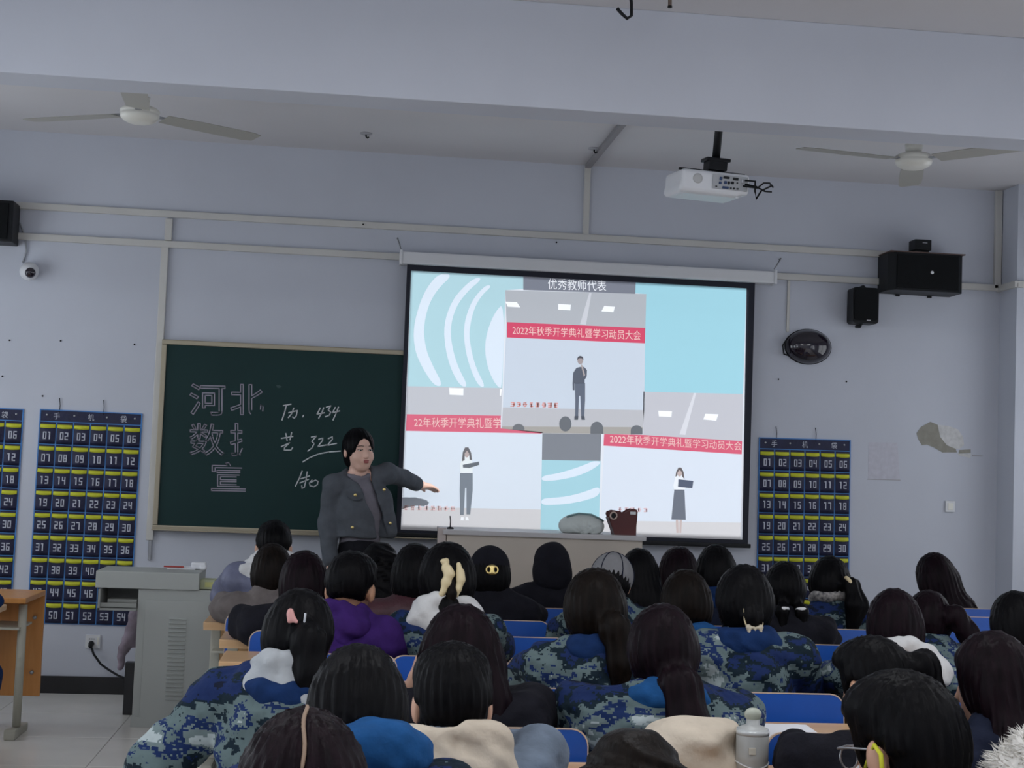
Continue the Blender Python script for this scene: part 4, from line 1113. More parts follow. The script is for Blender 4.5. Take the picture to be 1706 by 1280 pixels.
def hair_mesh(style, h=.007, **kw):
    s = SDF(h)
    s.ell((0, -.014, .024), (.090, .108, .110), k=.02)
    if style == 'short':
        s.ell((0, .03, .085), (.075, .075, .045), k=.03)
        s.box((0, .135, -.055), (.14, .075, .115), .02, .02, 's')
        s.box((0, .0, -.145), (.2, .3, .095), .02, .02, 's')
        for q in (-1, 1): s.ell((q*.098, .002, -.028), (.042, .042, .048), .012, 's')
        for q in (-1, 1): s.box((q*.142, -.02, -.092), (.064, .16, .085), .01, .012, 's')
        for tl in kw.get('tails', []): s.chain([Vector(p) for p in tl[0]], tl[1], k=.015, sy=1.25)
    elif style == 'boyback':          # fuller short hair with tapered nape
        s.ell((0, .02, .075), (.085, .085, .060), k=.03).ell((0, -.045, -.015), (.078, .070, .085), k=.03)
        s.box((0, .14, -.055), (.14, .075, .115), .02, .02, 's')
        s.box((0, .0, -.165), (.2, .3, .10), .02, .02, 's')
        for q in (-1, 1): s.ell((q*.100, .004, -.030), (.043, .042, .050), .012, 's')
        for q in (-1, 1): s.box((q*.142, -.02, -.092), (.064, .16, .085), .01, .012, 's')
    elif style == 'bob':
        s.ell((0, -.035, -.03), (.098, .092, .115), k=.03)
        s.box((0, .13, -.08), (.085, .075, .14), .03, .02, 's')
        s.box((0, .0, -.225), (.3, .3, .10), .02, .02, 's')
    elif style == 'nape':
        s.ell((0, -.035, -.02), (.094, .088, .10), k=.03)
        s.box((0, .13, -.08), (.085, .075, .14), .03, .02, 's')
        s.box((0, .0, -.175), (.3, .3, .10), .02, .02, 's')
    elif style == 'long':
        ln = kw.get('ln', .34); dx = kw.get('dx', 0.0); wd = kw.get('wd', .098)
        s.ell((0, -.035, -.03), (.096, .088, .11), k=.03)
        s.chain([(0, -.055, -.04), (dx*.4, -.085, -ln*.55), (dx, -.10, -ln)], [wd, wd*1.02, wd*.72], k=.03, sy=1.9)
        s.box((0, .13, -.08), (.085, .075, .14), .03, .02, 's')
    elif style in ('pony', 'lowpony', 'clip', 'twin'):
        s.ell((0, -.035, -.012), (.088, .085, .092), k=.03)
        s.box((0, .135, -.075), (.13, .075, .135), .03, .02, 's')
        s.box((0, .0, -.20), (.2, .3, .10), .03, .03, 's')
        for q in (-1, 1): s.ell((q*.098, .020, -.035), (.030, .030, .042), .015, 's')
        for tl in kw.get('tails', []):
            s.chain([Vector(p) for p in tl[0]], tl[1], k=.015, sy=1.25)
    elif style == 'wavy':
        s.ell((0, -.035, -.03), (.096, .088, .11), k=.03)
        s.chain([(0, -.055, -.04), (.01, -.08, -.16), (.0, -.09, -.26)], [.10, .105, .08], k=.03, sy=1.7)
        s.box((0, .13, -.08), (.085, .075, .14), .03, .02, 's')
        f0 = lambda X, Y, Z: .006*np.sin(60*X+35*np.sin(14*Z))*np.sin(48*Z+20*X)+0*Y
        s.disp = f0
    elif style == 'bald':
        pass
    if s.disp is None:
        ph = kw.get('ph', 0.0)
        s.disp = lambda X, Y, Z: .0022*np.sin(22*np.arctan2(X, -Y-.05)+ph+3*np.sin(9*Z+ph))+.0016*np.sin(41*np.arctan2(X, .03-Y)+2*ph+5*Z)
    return s.mesh('hair')

TS = .40      # nominal torso length hip -> neck base
def seated(idx, px, py, row, label, style, hairm, jacket, wpx=None, lean=.16, yaw=0, htilt=.15, hroll=0.0, tilt=0.0, collar=None, hood=None, quilt=0.0, big=1.0, dx=0.0, hair_kw=None, skin=None, h=.014, hh=.008, headyaw=0, raise_hand=False, dy=0.0, xchair=True, ry=None, chair_label=None, arms=(1, 1), extra=None, cztop=.84, elL=None, wrL=None, craise=0.0, hood_m=None, collar_w=1.0):
    rowy = ROWY[row] if ry is None else ry
    hipY = rowy+.21
    # neck base from lean, head above it
    def headtop(Lt):
        nb = Vector((0, math.sin(lean)*Lt, .50+math.cos(lean)*Lt))
        hc = nb+Vector((0, math.sin(lean+htilt)*.13+.01, math.cos(lean+htilt)*.13))
        return nb, hc
    sc = 1.0
    Lt = TS
    for _ in range(4):
        nb, hc = headtop(Lt)
        Y = hipY+hc.y*math.cos(R(yaw))+dy
        p = P(px, py, Y)
        if wpx: sc = min(1.28, max(.98, wpx*Y/FPX/.184))
        Lt += (p.z-(hc.z+.136*sc))/math.cos(lean)
    nb, hc = headtop(Lt)
    rz = R(yaw)
    off = Matrix.Rotation(rz, 3, 'Z') @ Vector((0, hc.y, 0))
    loc = Vector((p.x-off.x, p.y-off.y, 0))
    Rm = (Matrix.Rotation(R(headyaw), 3, 'Z') @ Matrix.Rotation(-(htilt+lean*.4), 3, 'X') @ Matrix.Rotation(hroll, 3, 'Y'))
    sk = skin or M_skin
    # ---- body
    up = Vector((0, math.sin(lean), math.cos(lean))); chest = Vector((0, 0, .50))+up*(Lt*.72)
    sh = {s: nb-up*.055+Vector((s*.172*big, .0, 0)) for s in (-1, 1)}
    el, wr = {}, {}
    for s in (-1, 1):
        el[s] = Vector((s*.228*big, sh[s].y+.11, max(.835, sh[s].z-.15)))
        wr[s] = Vector((s*.09, sh[s].y+.31, .83))
    if elL: el[-1] = Vector((elL[0], sh[-1].y+elL[1], elL[2])); wr[-1] = Vector((wrL[0], sh[-1].y+wrL[1], wrL[2]))
    if raise_hand:
        s = -1; el[s] = Vector((-.235, sh[s].y+.12, .835)); wr[s] = hc+Vector((-.135, .0, -.085))
    b = SDF(h)
    T_ = head_prims(b, hc, Rm, scale=sc if style in ('short', 'boyback') else 1.0)
    b.cap(nb-up*.03, hc+Rm @ Vector((0, -.015, -.04)), .055, .048, k=.02)
    b.cap((0, 0, .55), chest, .10, .125, k=.03, sy=1.35)
    b.cap(sh[-1], sh[1], .055, .055, k=.03)
    for s in (-1, 1):
        b.cap(sh[s], el[s], .048, .038, k=.02); b.cap(el[s], wr[s], .037, .026, k=.015)
        d = (wr[s]-el[s]).normalized() if not (raise_hand and s == -1) else Vector((.25, .1, 1))
        n_ = Vector((0, 0, 1)) if not (raise_hand and s == -1) else Vector((-1, -.3, .2))
        hand_prims(b, wr[s], d, n_, -s if not (raise_hand and s == -1) else 1, .45)
        kn = Vector((s*.11, .40, .52)); an = Vector((s*.12, .40, .09))
        b.cap((s*.09, .03, .54), kn, .068, .052, k=.02); b.cap(kn, an, .05, .035, k=.02)
        b.cap(an+Vector((0, -.03, -.04)), an+Vector((0, .11, -.055)), .032, .028, k=.02)
    me = b.mesh('person'); me.materials.append(sk)
    root = obj('person', me, None, None, loc, (0, 0, rz))
    tag(root, label, 'person', 'students seated in the rows')
    # ---- trousers
    tr = SDF(.018)
    tr.ell((0, .02, .545), (.165, .125, .088), k=.03)
    for s in (-1, 1):
        kn = Vector((s*.11, .40, .52)); an = Vector((s*.12, .40, .12))
        tr.cap((s*.09, .03, .54), kn, .083, .066, k=.03); tr.cap(kn, an, .064, .05, k=.03)
        obj('shoe', SHOE, None, root, (s*.12, .40, 0))
    obj('trousers', tr.mesh('trousers'), M_trous, root)
    # ---- jacket
    j = SDF(max(h-.002, .010))
    g_ = big
    j.cap((0, .01, .56), chest, .150*g_, .168*g_, k=.05, sy=1.28)
    j.cap(sh[-1]-up*.01, sh[1]-up*.01, .075*g_, k=.06)
    j.cap(chest, nb+up*.005, .12*g_, .075, k=.06, sy=1.15)
    for s in (-1, 1):
        j.cap(sh[s]-up*.012, el[s], .078*g_, .068*g_, k=.035)
        e2 = el[s]+(wr[s]-el[s])*(.93 if not (raise_hand and s == -1) else .45)
        j.cap(el[s], e2, .068*g_, .048, k=.03)
    # neck opening
    j.cap(nb+up*.035+Vector((0, .012, 0)), nb+up*.16+Vector((0, .03, 0)), .058, .085, k=.012, op='s')
    ph = idx*1.7
    if quilt:
        zz = quilt
        j.disp = lambda X, Y, Z: -.008*np.abs(np.sin(math.pi*Z/zz+.6*np.abs(X)*4))+.004*np.sin(30*X+ph)*np.sin(26*Z+ph)+0*Y
    else:
        w1, w2 = wob(.0085, 19, ph), wob(.005, 44, ph*1.3)
        j.disp = lambda X, Y, Z: w1(X, Y, Z)+w2(X, Y, Z)
    jo = obj('jacket', j.mesh('jacket'), jacket, root)
    # ---- collar / hood
    cdir = Matrix.Rotation(-(lean+.30), 3, 'X')
    if collar is not None:
        c_ = SDF(.009); cw = collar_w; dn = (.035 if hood is not None else 0.0)-craise
        Rc = Matrix.Rotation(-(lean*.8), 3, 'X')
        c_.ell(nb+up*(.012-dn)+Vector((0, -.012, 0)), (.124*cw, .115*cw, .050), k=.03, rot=Rc)
        c_.ell(nb+up*(-.012-dn)+Vector((0, -.055, 0)), (.112*cw, .076*cw, .058), k=.04, rot=Rc)
        c_.cap(nb+up*(.02-dn)+Vector((0, .006, 0)), nb+up*.17+Vector((0, .035, 0)), .060, .105, k=.015, op='s')
        c_.box(nb+Vector((0, .19, .0)), (.05, .10, .15), .02, .02, 's')
        wc1, wc2 = wob(.006, 34, ph), wob(.003, 75, ph*2)
        c_.disp = lambda X, Y, Z: wc1(X, Y, Z)+wc2(X, Y, Z)
        obj('collar', c_.mesh('collar'), collar, root)
    if hood is not None:
        q = SDF(.009); hs = hood if isinstance(hood, (int, float)) else 1.0
        c0 = nb-up*.025+Vector((0, -.07, -.005))
        q.ell(c0+Vector((0, 0, .012)), (.150*hs, .078, .070*hs), k=.03)
        q.ell(c0-up*.06*hs+Vector((0, .0, 0)), (.095*hs, .062, .075*hs), k=.05)
        q.torus(nb+up*.022+Vector((0, -.012, 0)), .100*hs, .030, k=.03, rot=cdir, sy=1.05)
        q.ell(nb+up*.085+Vector((0, .0, .02)), (.082*hs, .098, .085), k=.02, op='s')
        q.box(nb+Vector((0, .19, .0)), (.05, .11, .15), .02, .02, 's')
        wh1, wh2 = wob(.010, 24, ph+1), wob(.0045, 58, ph*1.7)
        q.disp = lambda X, Y, Z: wh1(X, Y, Z)+wh2(X, Y, Z)+.006*np.exp(-(X/.012)**2)*(Y < nb.y)
        obj('hood', q.mesh('hood'), hood_m or M_whitec, root)
    # ---- hair
    hk = dict(hair_kw or {}); hk.setdefault('ph', ph)
    if style is not None:
        ho = obj('hair', hair_mesh(style, hh, **hk), hairm, root, hc, Rm.to_euler())
        ho.scale = (sc, sc if style in ('short', 'boyback') else .5+.5*sc, sc)
    else:
        ho = None
    if extra: extra(root, ho, hc, Rm, nb, up, sc)
    if xchair:
        cl_ = chair_label or ('blue chair under the '+label.replace('student with ', 'one with ').replace('student in ', 'one in '))
        cl_ = ' '.join(cl_.split()[:16])
        chair(loc.x+dx, rowy, cl_, ztop=cztop, rz=0)
    return root
SHOE = SDF(.014).ell((0, .06, .045), (.048, .13, .045)).ell((0, -.02, .06), (.042, .06, .055)).box((0, .05, -.05), (.1, .3, .05), .002, .004, 's').mesh('shoe'); SHOE.materials.append(M_black)

# accessories
def acc(name, me, m): 
    def f(root, ho, hc, Rm, nb, up, sc): obj(name, me, m, ho if ho else root)
    return f
def claw_cream(root, ho, hc, Rm, nb, up, sc):
    pts = [[(-.012, -.128, .055), (-.014, -.135, .03), (.0, -.14, .012), (-.012, -.138, -.012), (-.018, -.135, -.04), (-.024, -.132, -.052)], [(.028, -.128, .045), (.032, -.135, .02), (.036, -.136, -.005), (.028, -.135, -.035), (.024, -.132, -.055)]]
    c_ = obj('claw_clip', SDF(.004).chain([Vector(q) for q in pts[0]], [.010, .012, .015, .013, .010, .010], k=.006).ell((-.006, -.142, .020), (.016, .010, .022), k=.006).ell((-.010, -.14, -.016), (.017, .010, .016), k=.006).ell((-.02, -.138, .052), (.012, .008, .009), k=.006).mesh(), M_clip, ho)
    obj('clip_jaw', SDF(.004).chain([Vector(q) for q in pts[1]], [.008, .011, .013, .010, .006], k=.006).ell((.034, -.138, .008), (.014, .010, .024), k=.006).mesh(), M_clip, c_)
    obj('hair_lock', SDF(.005).chain([Vector(q) for q in ((.006, -.126, .02), (.008, -.138, -.05), (.005, -.13, -.10))], [.010, .015, .012], k=.01).mesh(), M_hairb, ho)
def claw_dark(root, ho, hc, Rm, nb, up, sc):
    c_ = obj('claw_clip', SDF(.003).box((0, -.132, -.098), (.024, .007, .019), .005).ell((-.020, -.132, -.082), (.009, .007, .010), k=.004).ell((.020, -.132, -.082), (.009, .007, .010), k=.004).ell((-.008, -.137, -.096), (.006, .012, .008), .002, 's').ell((.009, -.137, -.096), (.006, .012, .008), .002, 's').ell((0, -.132, -.120), (.008, .012, .007), .002, 's').mesh(), mat('clip_ivory', (.50, .44, .33), .3), ho)
    obj('clip_side', tube([(-.028, -.118, -.02), (-.030, -.126, -.06), (-.022, -.130, -.09)], .003, 6), M_clip, c_)
    obj('clip_side', tube([(.026, -.118, -.05), (.028, -.126, -.07), (.022, -.130, -.09)], .003, 6), M_clip, c_)
def gold_emblem(root, ho, hc, Rm, nb, up, sc):
    cp = obj('cap_crown', SDF(.007).ell((0, -.012, .030), (.098, .115, .108), k=.02).box((0, 0, -.13), (.3, .3, .12), .01, .01, 's').mesh(), M_blackc, ho)
    rg = Matrix.Rotation(R(90), 3, 'X')
    e_ = SDF(.0025).torus((-.013, -.129, .002), .014, .0042, rot=rg, sy=.85).torus((.013, -.129, .002), .014, .0042, rot=rg, sy=.85).cap((0, -.130, -.014), (0, -.130, .018), .0035)
    obj('gold_emblem', e_.mesh(), M_gold, cp)
def grey_cap(root, ho, hc, Rm, nb, up, sc):
    m_ = cloth('grey_felt', (.22, .22, .23), var=.06)
    cp = obj('cap_crown', SDF(.007).ell((0, -.006, .030), (.104, .118, .116), k=.02).box((0, 0, -.135), (.3, .3, .115), .01, .01, 's').mesh(), m_, ho)
    obj('peak', prism([(.09*math.cos(a_), .10+.085*math.sin(a_), -.012) for a_ in np.linspace(0, math.pi, 14)], .008, 'Z'), m_, cp)
    for a_ in (0, 60, 120):
        pts = [(.1065*math.cos(q)*math.cos(R(a_)), -.006+.1205*math.cos(q)*math.sin(R(a_)), .030+.1185*math.sin(q)) for q in np.linspace(R(-15), R(195), 16)]
        obj('seam', tube(pts, .0022, 5), M_dnavy, cp)
    obj('button', lathe([(.008, 0), (.008, .004), (.004, .006)], 10, Matrix.Translation((0, -.006, .145))), m_, cp)
def hood_up(m_):
    def f(root, ho, hc, Rm, nb, up, sc):
        q = SDF(.008).ell((0, -.018, .020), (.106, .126, .122), k=.02).ell((0, -.04, -.06), (.11, .105, .11), k=.04).box((0, .15, -.03), (.075, .10, .12), .03, .03, 's').box((0, 0, -.25), (.3, .3, .10), .02, .02, 's')
        q.disp = wob(.003, 30, 2.0)
        obj('raised_hood', q.mesh(), m_, root, hc, Rm.to_euler())
    return f
def pink_clip(root, ho, hc, Rm, nb, up, sc):
    c_ = obj('hair_clip', SDF(.003).cap((.004, -.128, .058), (.006, -.134, .030), .0055, .0045).cap((.006, -.130, .050), (.026, -.134, .030), .0045).mesh(), mat('pink_plastic', (.62, .30, .28), .4), ho)
    obj('clip_bar', box((.046, -.132, .040), (.005, .008, .028), .002), mat('pale_plastic', (.5, .52, .55), .3), c_)
def tie(pos, r0, m_, rot=None, thick=.009):
    def f(root, ho, hc, Rm, nb, up, sc):
        obj('hair_tie', SDF(.004).torus(pos, r0, thick, rot=rot or Matrix.Identity(3)).mesh(), m_, ho)
    return f
def both(*fs):
    def f(*a_):
        for q in fs: q(*a_)
    return f
def glasses(m_=None, strap=False):
    def f(root, ho, hc, Rm, nb, up, sc):
        fr = M_metal
        g_ = obj('glasses', tube([(-.082, -.005, .004), (-.080, .06, .010), (-.070, .094, .010), (-.036, .106, .012), (0, .108, .012), (.036, .106, .012), (.070, .094, .010), (.080, .06, .010), (.082, -.005, .004)], .0024, 6), fr, root, hc, Rm.to_euler()); g_.scale = (sc, sc, sc)
        for s in (-1, 1): obj('lens_rim', fin(add_tube(bmesh.new(), [(s*.036+.028*math.cos(a_), .108-.010*abs(s*.036+.028*math.cos(a_))/.06, -.008+.021*math.sin(a_)) for a_ in np.linspace(0, 2*math.pi, 16)], .002, 5), True), fr, g_)
        if strap:
            k_ = obj('mask', SDF(.005).ell((0, .075, -.065), (.058, .042, .052)).box((0, -.02, -.06), (.2, .06, .2), .01, .01, 's').mesh(), M_white, root, hc, Rm.to_euler()); k_.scale = (sc, sc, sc)
            for s in (-1, 1): obj('mask_strap', tube([(s*.052, .055, -.035), (s*.075, .02, -.012), (s*.092, -.014, .012), (s*.097, -.030, -.004), (s*.095, -.026, -.034), (s*.080, .0, -.055), (s*.052, .055, -.090)], .0045, 6), M_yellow, k_)
    return f
def scrunchie(root, ho, hc, Rm, nb, up, sc):
    q = SDF(.006).torus((.115, -.13, -.225), .028, .017, rot=Matrix.Rotation(R(60), 3, 'X')); q.disp = wob(.005, 90, .3)
    obj('scrunchie', q.mesh(), mat('plaid_cream', (.55, .52, .38), .8, rgb2=(.30, .32, .20), vscale=40), ho)
def scarf(root, ho, hc, Rm, nb, up, sc):
    q = SDF(.008).torus(nb+up*.06, .075, .034, rot=Matrix.Rotation(-.35, 3, 'X')); q.disp = wob(.006, 45, 1.1)
    obj('scarf', q.mesh(), mat('striped_scarf', (.05, .05, .06), .9, rgb2=(.42, .40, .38), vscale=9, stretch=(6, 1, 6)), root)
def magenta_cuff(root, ho, hc, Rm, nb, up, sc):
    q = SDF(.006).chain([Vector((.17, .05, .80)), Vector((.22, .10, .86)), Vector((.235, .13, .885))], [.035, .034, .028]); q.disp = wob(.004, 70, .4)
    obj('jacket_panel', q.mesh(), M_magenta, root)
def tail(*pts): return [tuple(p) for p in pts]

H, HM, HB = M_hair, M_hairm, M_hairb
low = lambda dx=0.0, ln=.25, r0=.034: (tail((0, -.085, -.05), (dx*.3, -.125, -.09), (dx*.8, -.135, -.05-ln*.6), (dx, -.125, -.05-ln)), [.03, r0, r0*.95, .012])
# front row
seated(1, 458, 867, 1, 'student in lavender puffer jacket with white hood at the left end', 'short', H, M_lav, 60, lean=.30, yaw=6, hood=1.3, hood_m=M_whitec, quilt=.11, dx=-.03, big=1.12, headyaw=-4)
seated(9, 920, 905, 1, 'student wearing a black hood up before the middle of the podium', None, H, M_blackc, None, extra=hood_up(M_blackc), lean=.1)
seated(13, 1193, 907, 2, 'student in dark blue jacket whose round head meets the screen bar', 'bob', H, M_dnavy, 64, collar=M_navy)
seated(19, 1560, 920, 1, 'student with very long straight hair and pale striped shirt at right', 'long', HM, cloth('striped_shirt', (.50, .44, .32)), 66, hair_kw=dict(ln=.36, dx=.10, wd=.09), hroll=-.18, ry=8.1, xchair=False, lean=.1)
# second row
seated(2, 455, 905, 2, 'student in taupe coat behind the lavender puffer', 'bob', HB, M_taupe, 64, lean=.22, yaw=5, dx=.02)
seated(5, 634, 903, 2, 'student with wavy hair and white padded jacket', 'wavy', H, M_whitec, 70, quilt=.12)
seated(8, 817, 910, 2, 'student in black cap with a gold emblem', 'bob', H, M_blackc, 64, extra=gold_emblem, lean=.2, big=1.05, dx=.05)
seated(11, 1065, 913, 2, 'student with long black hair beside the grey cap', 'long', H, M_dnavy, 60, hair_kw=dict(ln=.26, wd=.095))
seated(12, 1131, 910, 1, 'student with tousled dark hair and white collar below the screen', 'bob', HM, M_whitec, 64)
# third row
seated(3, 508, 917, 3, 'student in large black coat next to the taupe coat', 'bob', HM, M_blackc, 76, lean=.22, yaw=5, big=1.15, collar=M_blackc)
seated(6, 693, 905, 3, 'student in maroon quilted jacket behind the wavy-haired student', 'bob', H, M_maroon, 74, quilt=.10)
seated(10, 1020, 924, 3, 'student wearing a grey baseball cap', 'lowpony', H, M_camo, 60, extra=grey_cap, hroll=.08, headyaw=-12, hair_kw=dict(tails=[low(.03, .2)]))
seated(17, 1307, 935, 3, 'student with two low pigtails before the right pouch', 'twin', H, M_blackc, 68, hair_kw=dict(tails=[(tail((-.03, -.09, -.06), (-.045, -.12, -.11), (-.05, -.11, -.22)), [.02, .028, .012]), (tail((.03, -.09, -.06), (.045, -.12, -.11), (.05, -.11, -.22)), [.02, .028, .012])]),
       extra=both(tie((-.042, -.118, -.10), .020, M_white), tie((.042, -.118, -.10), .020, M_white)))
seated(18, 1383, 926, 2, 'student with side ponytail and striped scarf before the right pouch', 'pony', H, M_camo, 70, yaw=-14, hair_kw=dict(tails=[(tail((.04, -.10, .0), (.085, -.145, -.01), (.105, -.15, -.10), (.085, -.13, -.22)), [.028, .030, .050, .02])]), extra=both(tie((.078, -.138, .0), .026, M_clip, Matrix.Rotation(R(50), 3, 'Y')), scarf))
# fourth row
seated(4, 587, 918, 4, 'student with short hair in purple fleece jacket', 'short', H, M_purple, 84, yaw=-18, hood=.8, hood_m=M_purple, skin=M_skin2, h=.010, extra=magenta_cuff, htilt=.2)
seated(7, 747, 902, 4, 'student with a big cream claw clip and white hood', 'clip', H, M_camo, 94, hood=1.1, hood_m=M_whitec, extra=both(claw_cream, scrunchie), hair_kw=dict(tails=[low(0, .18, .03)]))
seated(14, 1143, 948, 4, 'student with bobbed hair and blue fleece collar between two camouflage backs', 'nape', HB, M_camo, 84, collar=M_bluec, collar_w=1.1)
seated(21, 1545, 983, 4, 'student in camouflage jacket with reddish hair swept to the right', 'pony', HM, M_camo, 76, lean=.35, hair_kw=dict(tails=[(tail((.02, -.09, .02), (.07, -.13, .01), (.13, -.13, -.06), (.16, -.12, -.13)), [.03, .045, .045, .02])]), hroll=.1)
# fifth row
seated(15, 992, 945, 5, 'student with ponytail in camouflage jacket with navy collar, fifth row centre', 'pony', HB, M_camo, 104, hair_kw=dict(tails=[(tail((.02, -.10, -.02), (.04, -.135, -.06), (.055, -.14, -.16), (.05, -.13, -.27)), [.03, .044, .038, .012])]), collar=M_navy, big=1.05, dx=-.12)
seated(16, 1240, 940, 5, 'student with small ivory claw clip low in dark hair', 'clip', H, M_camo, 96, hair_kw=dict(tails=[(tail((0, -.10, .0), (0, -.12, -.05), (0, -.118, -.08)), [.028, .030, .018])]), extra=claw_dark, collar=M_navy, big=1.08, dx=.05)
seated(20, 1490, 980, 5, 'student with white hood over camouflage jacket at right', 'bob', HM, M_camo, 90, hood=1.25, hood_m=M_whitec, yaw=-8)
seated(22, 1692, 984, 5, 'student with cream collar cut off at the right edge, fifth row', 'bob', H, M_cream, 84, collar=cloth('pale_cream', (.62, .56, .42)))
# sixth row
seated(24, 503, 980, 6, 'student with pink hair clip, grey hood and camouflage jacket', 'pony', H, M_camo, 114, yaw=-16, hair_kw=dict(tails=[(tail((.03, -.09, .02), (.06, -.13, -.02), (.075, -.13, -.10), (.05, -.11, -.17)), [.035, .045, .045, .02])]), extra=pink_clip, hood=1.15, hood_m=M_greyc, collar=M_navy, collar_w=1.35, big=1.22, lean=.22, h=.012, dx=.06, cztop=.66, elL=(-.40, -.03, .64), wrL=(-.42, .16, .60))
seated(25, 770, 1005, 6, 'student in black coat propping head on raised left hand', 'long', HM, M_blackc, 134, hair_kw=dict(ln=.22, wd=.10), raise_hand=True, big=1.1, skin=M_skin, h=.009, dx=.12, lean=.22)
seated(23, 1105, 1005, 6, 'student with long low ponytail and blue collar beside the cream coat', 'lowpony', HM, M_camo, 118, hair_kw=dict(tails=[(tail((.01, -.09, -.05), (.02, -.13, -.10), (.035, -.15, -.20), (.03, -.145, -.34)), [.04, .055, .058, .02])]), collar=M_bluec, collar_w=1.15, big=1.14, h=.012, lean=.2)
# seventh row
seated(27, 600, 1073, 8, 'student with blue fleece collar and short bob near the bottom left', 'nape', H, M_camo, 158, collar=M_bluec, collar_w=1.3, big=1.1, h=.011, hh=.007, dx=0, lean=.30, htilt=.42, craise=.045)
seated(26, 757, 1072, 7, 'student with visible ears, blue grey hoodie and cream fleece hood', 'boyback', H, M_bgrey, 132, hood=1.15, hood_m=M_cream, h=.008, hh=.006, big=1.02, skin=M_skin, lean=.2, dx=.1)
seated(30, 1458, 1060, 7, 'student in black jacket bending forward with ear and cheek showing', 'short', H, M_blackc, 112, yaw=16, headyaw=14, hair_kw=dict(tails=[(tail((.03, -.09, .04), (.06, -.13, .03), (.075, -.125, -.04), (.08, -.11, -.11)), [.035, .045, .045, .025])]), h=.008, hh=.007, skin=M_skin2, htilt=.16, lean=.25, big=.92, dx=-.06)
seated(32, 1652, 1050, 7, 'student with long dark hair in navy coat, right edge', 'long', HM, M_dnavy, 124, hair_kw=dict(ln=.30, wd=.10), yaw=20, headyaw=10, h=.010, big=.9, dx=.12)
# eighth row
seated(31, 1510, 1120, 8, 'student wearing glasses and a mask with yellow ear straps', 'boyback', H, M_blackc, 176, yaw=14, headyaw=14, extra=glasses(strap=True), collar=M_bluec, h=.007, hh=.006, skin=M_skin)
# ninth row
PARTING = mat('scalp', (.28, .19, .13), .6)
def parting(root, ho, hc, Rm, nb, up, sc):
    obj('hair_parting', tube([(.002*math.sin(a_*7), -.014-.1085*math.sin(a_), .024+.1105*math.cos(a_)) for a_ in np.linspace(-.3, 1.45, 14)], [.001]+[.0030]*12+[.001], 6), PARTING, ho)
seated(28, 510, 1178, 9, 'nearest student at bottom left with centre parting', 'bob', HM, M_blackc, 212, extra=parting, hh=.006)
seated(29, 1058, 1213, 9, 'nearest student at bottom centre with tousled dark hair', 'wavy', HB, M_blackc, 176, hh=.006)

# student with white fur hood, mostly outside the right edge
def furry(root, ho, hc, Rm, nb, up, sc):
    q = SDF(.012).ell((-.05, -.08, nb.z-.01), (.20, .12, .14), k=.03).ell((-.14, -.05, nb.z-.10), (.10, .11, .12), k=.03); q.disp = wob(.008, 60, .7)
    me = q.mesh(); fh = obj('fur_hood', me, M_fur, root)
    bm = bmesh.new(); vs_ = me.vertices
    r2 = random.Random(3)
    for _ in range(5200):
        v = vs_[r2.randrange(len(vs_))]; n_ = v.normal; c_ = v.co
        tv = Vector((r2.uniform(-1, 1), r2.uniform(-1, 1), r2.uniform(-1.2, .4)))*.5
        d_ = (n_+tv).normalized(); s_ = d_.cross(Vector((r2.uniform(-1, 1), r2.uniform(-1, 1), .3))).normalized()*.0022
        ln = r2.uniform(.014, .03)
        bm.faces.new((bm.verts.new(c_-s_), bm.verts.new(c_+s_), bm.verts.new(c_+d_*ln+Vector((0, 0, -.004)))))
    f_ = obj('fur_strands', fin(bm), M_fur, fh); f_['kind'] = 'stuff'
seated(33, 1790, 1085, 8, 'student with white fur hood cut off at the bottom right corner', 'bob', H, M_blackc, 150, extra=furry, yaw=-10, dx=.12)
# student at the left block, only an elbow inside the frame
def coat_hem(root, ho, hc, Rm, nb, up, sc):
    q = SDF(.012).ell((.235, -.01, .47), (.125, .15, .13)); q.disp = wob(.006, 35, .2)
    obj('coat_hem', q.mesh(), M_navy, root)
seated(34, -98, 885, 2, 'student at the left frame edge, only a navy coat hem showing', 'bob', H, M_navy, 66, ry=7.30, dx=-.1, extra=coat_hem)

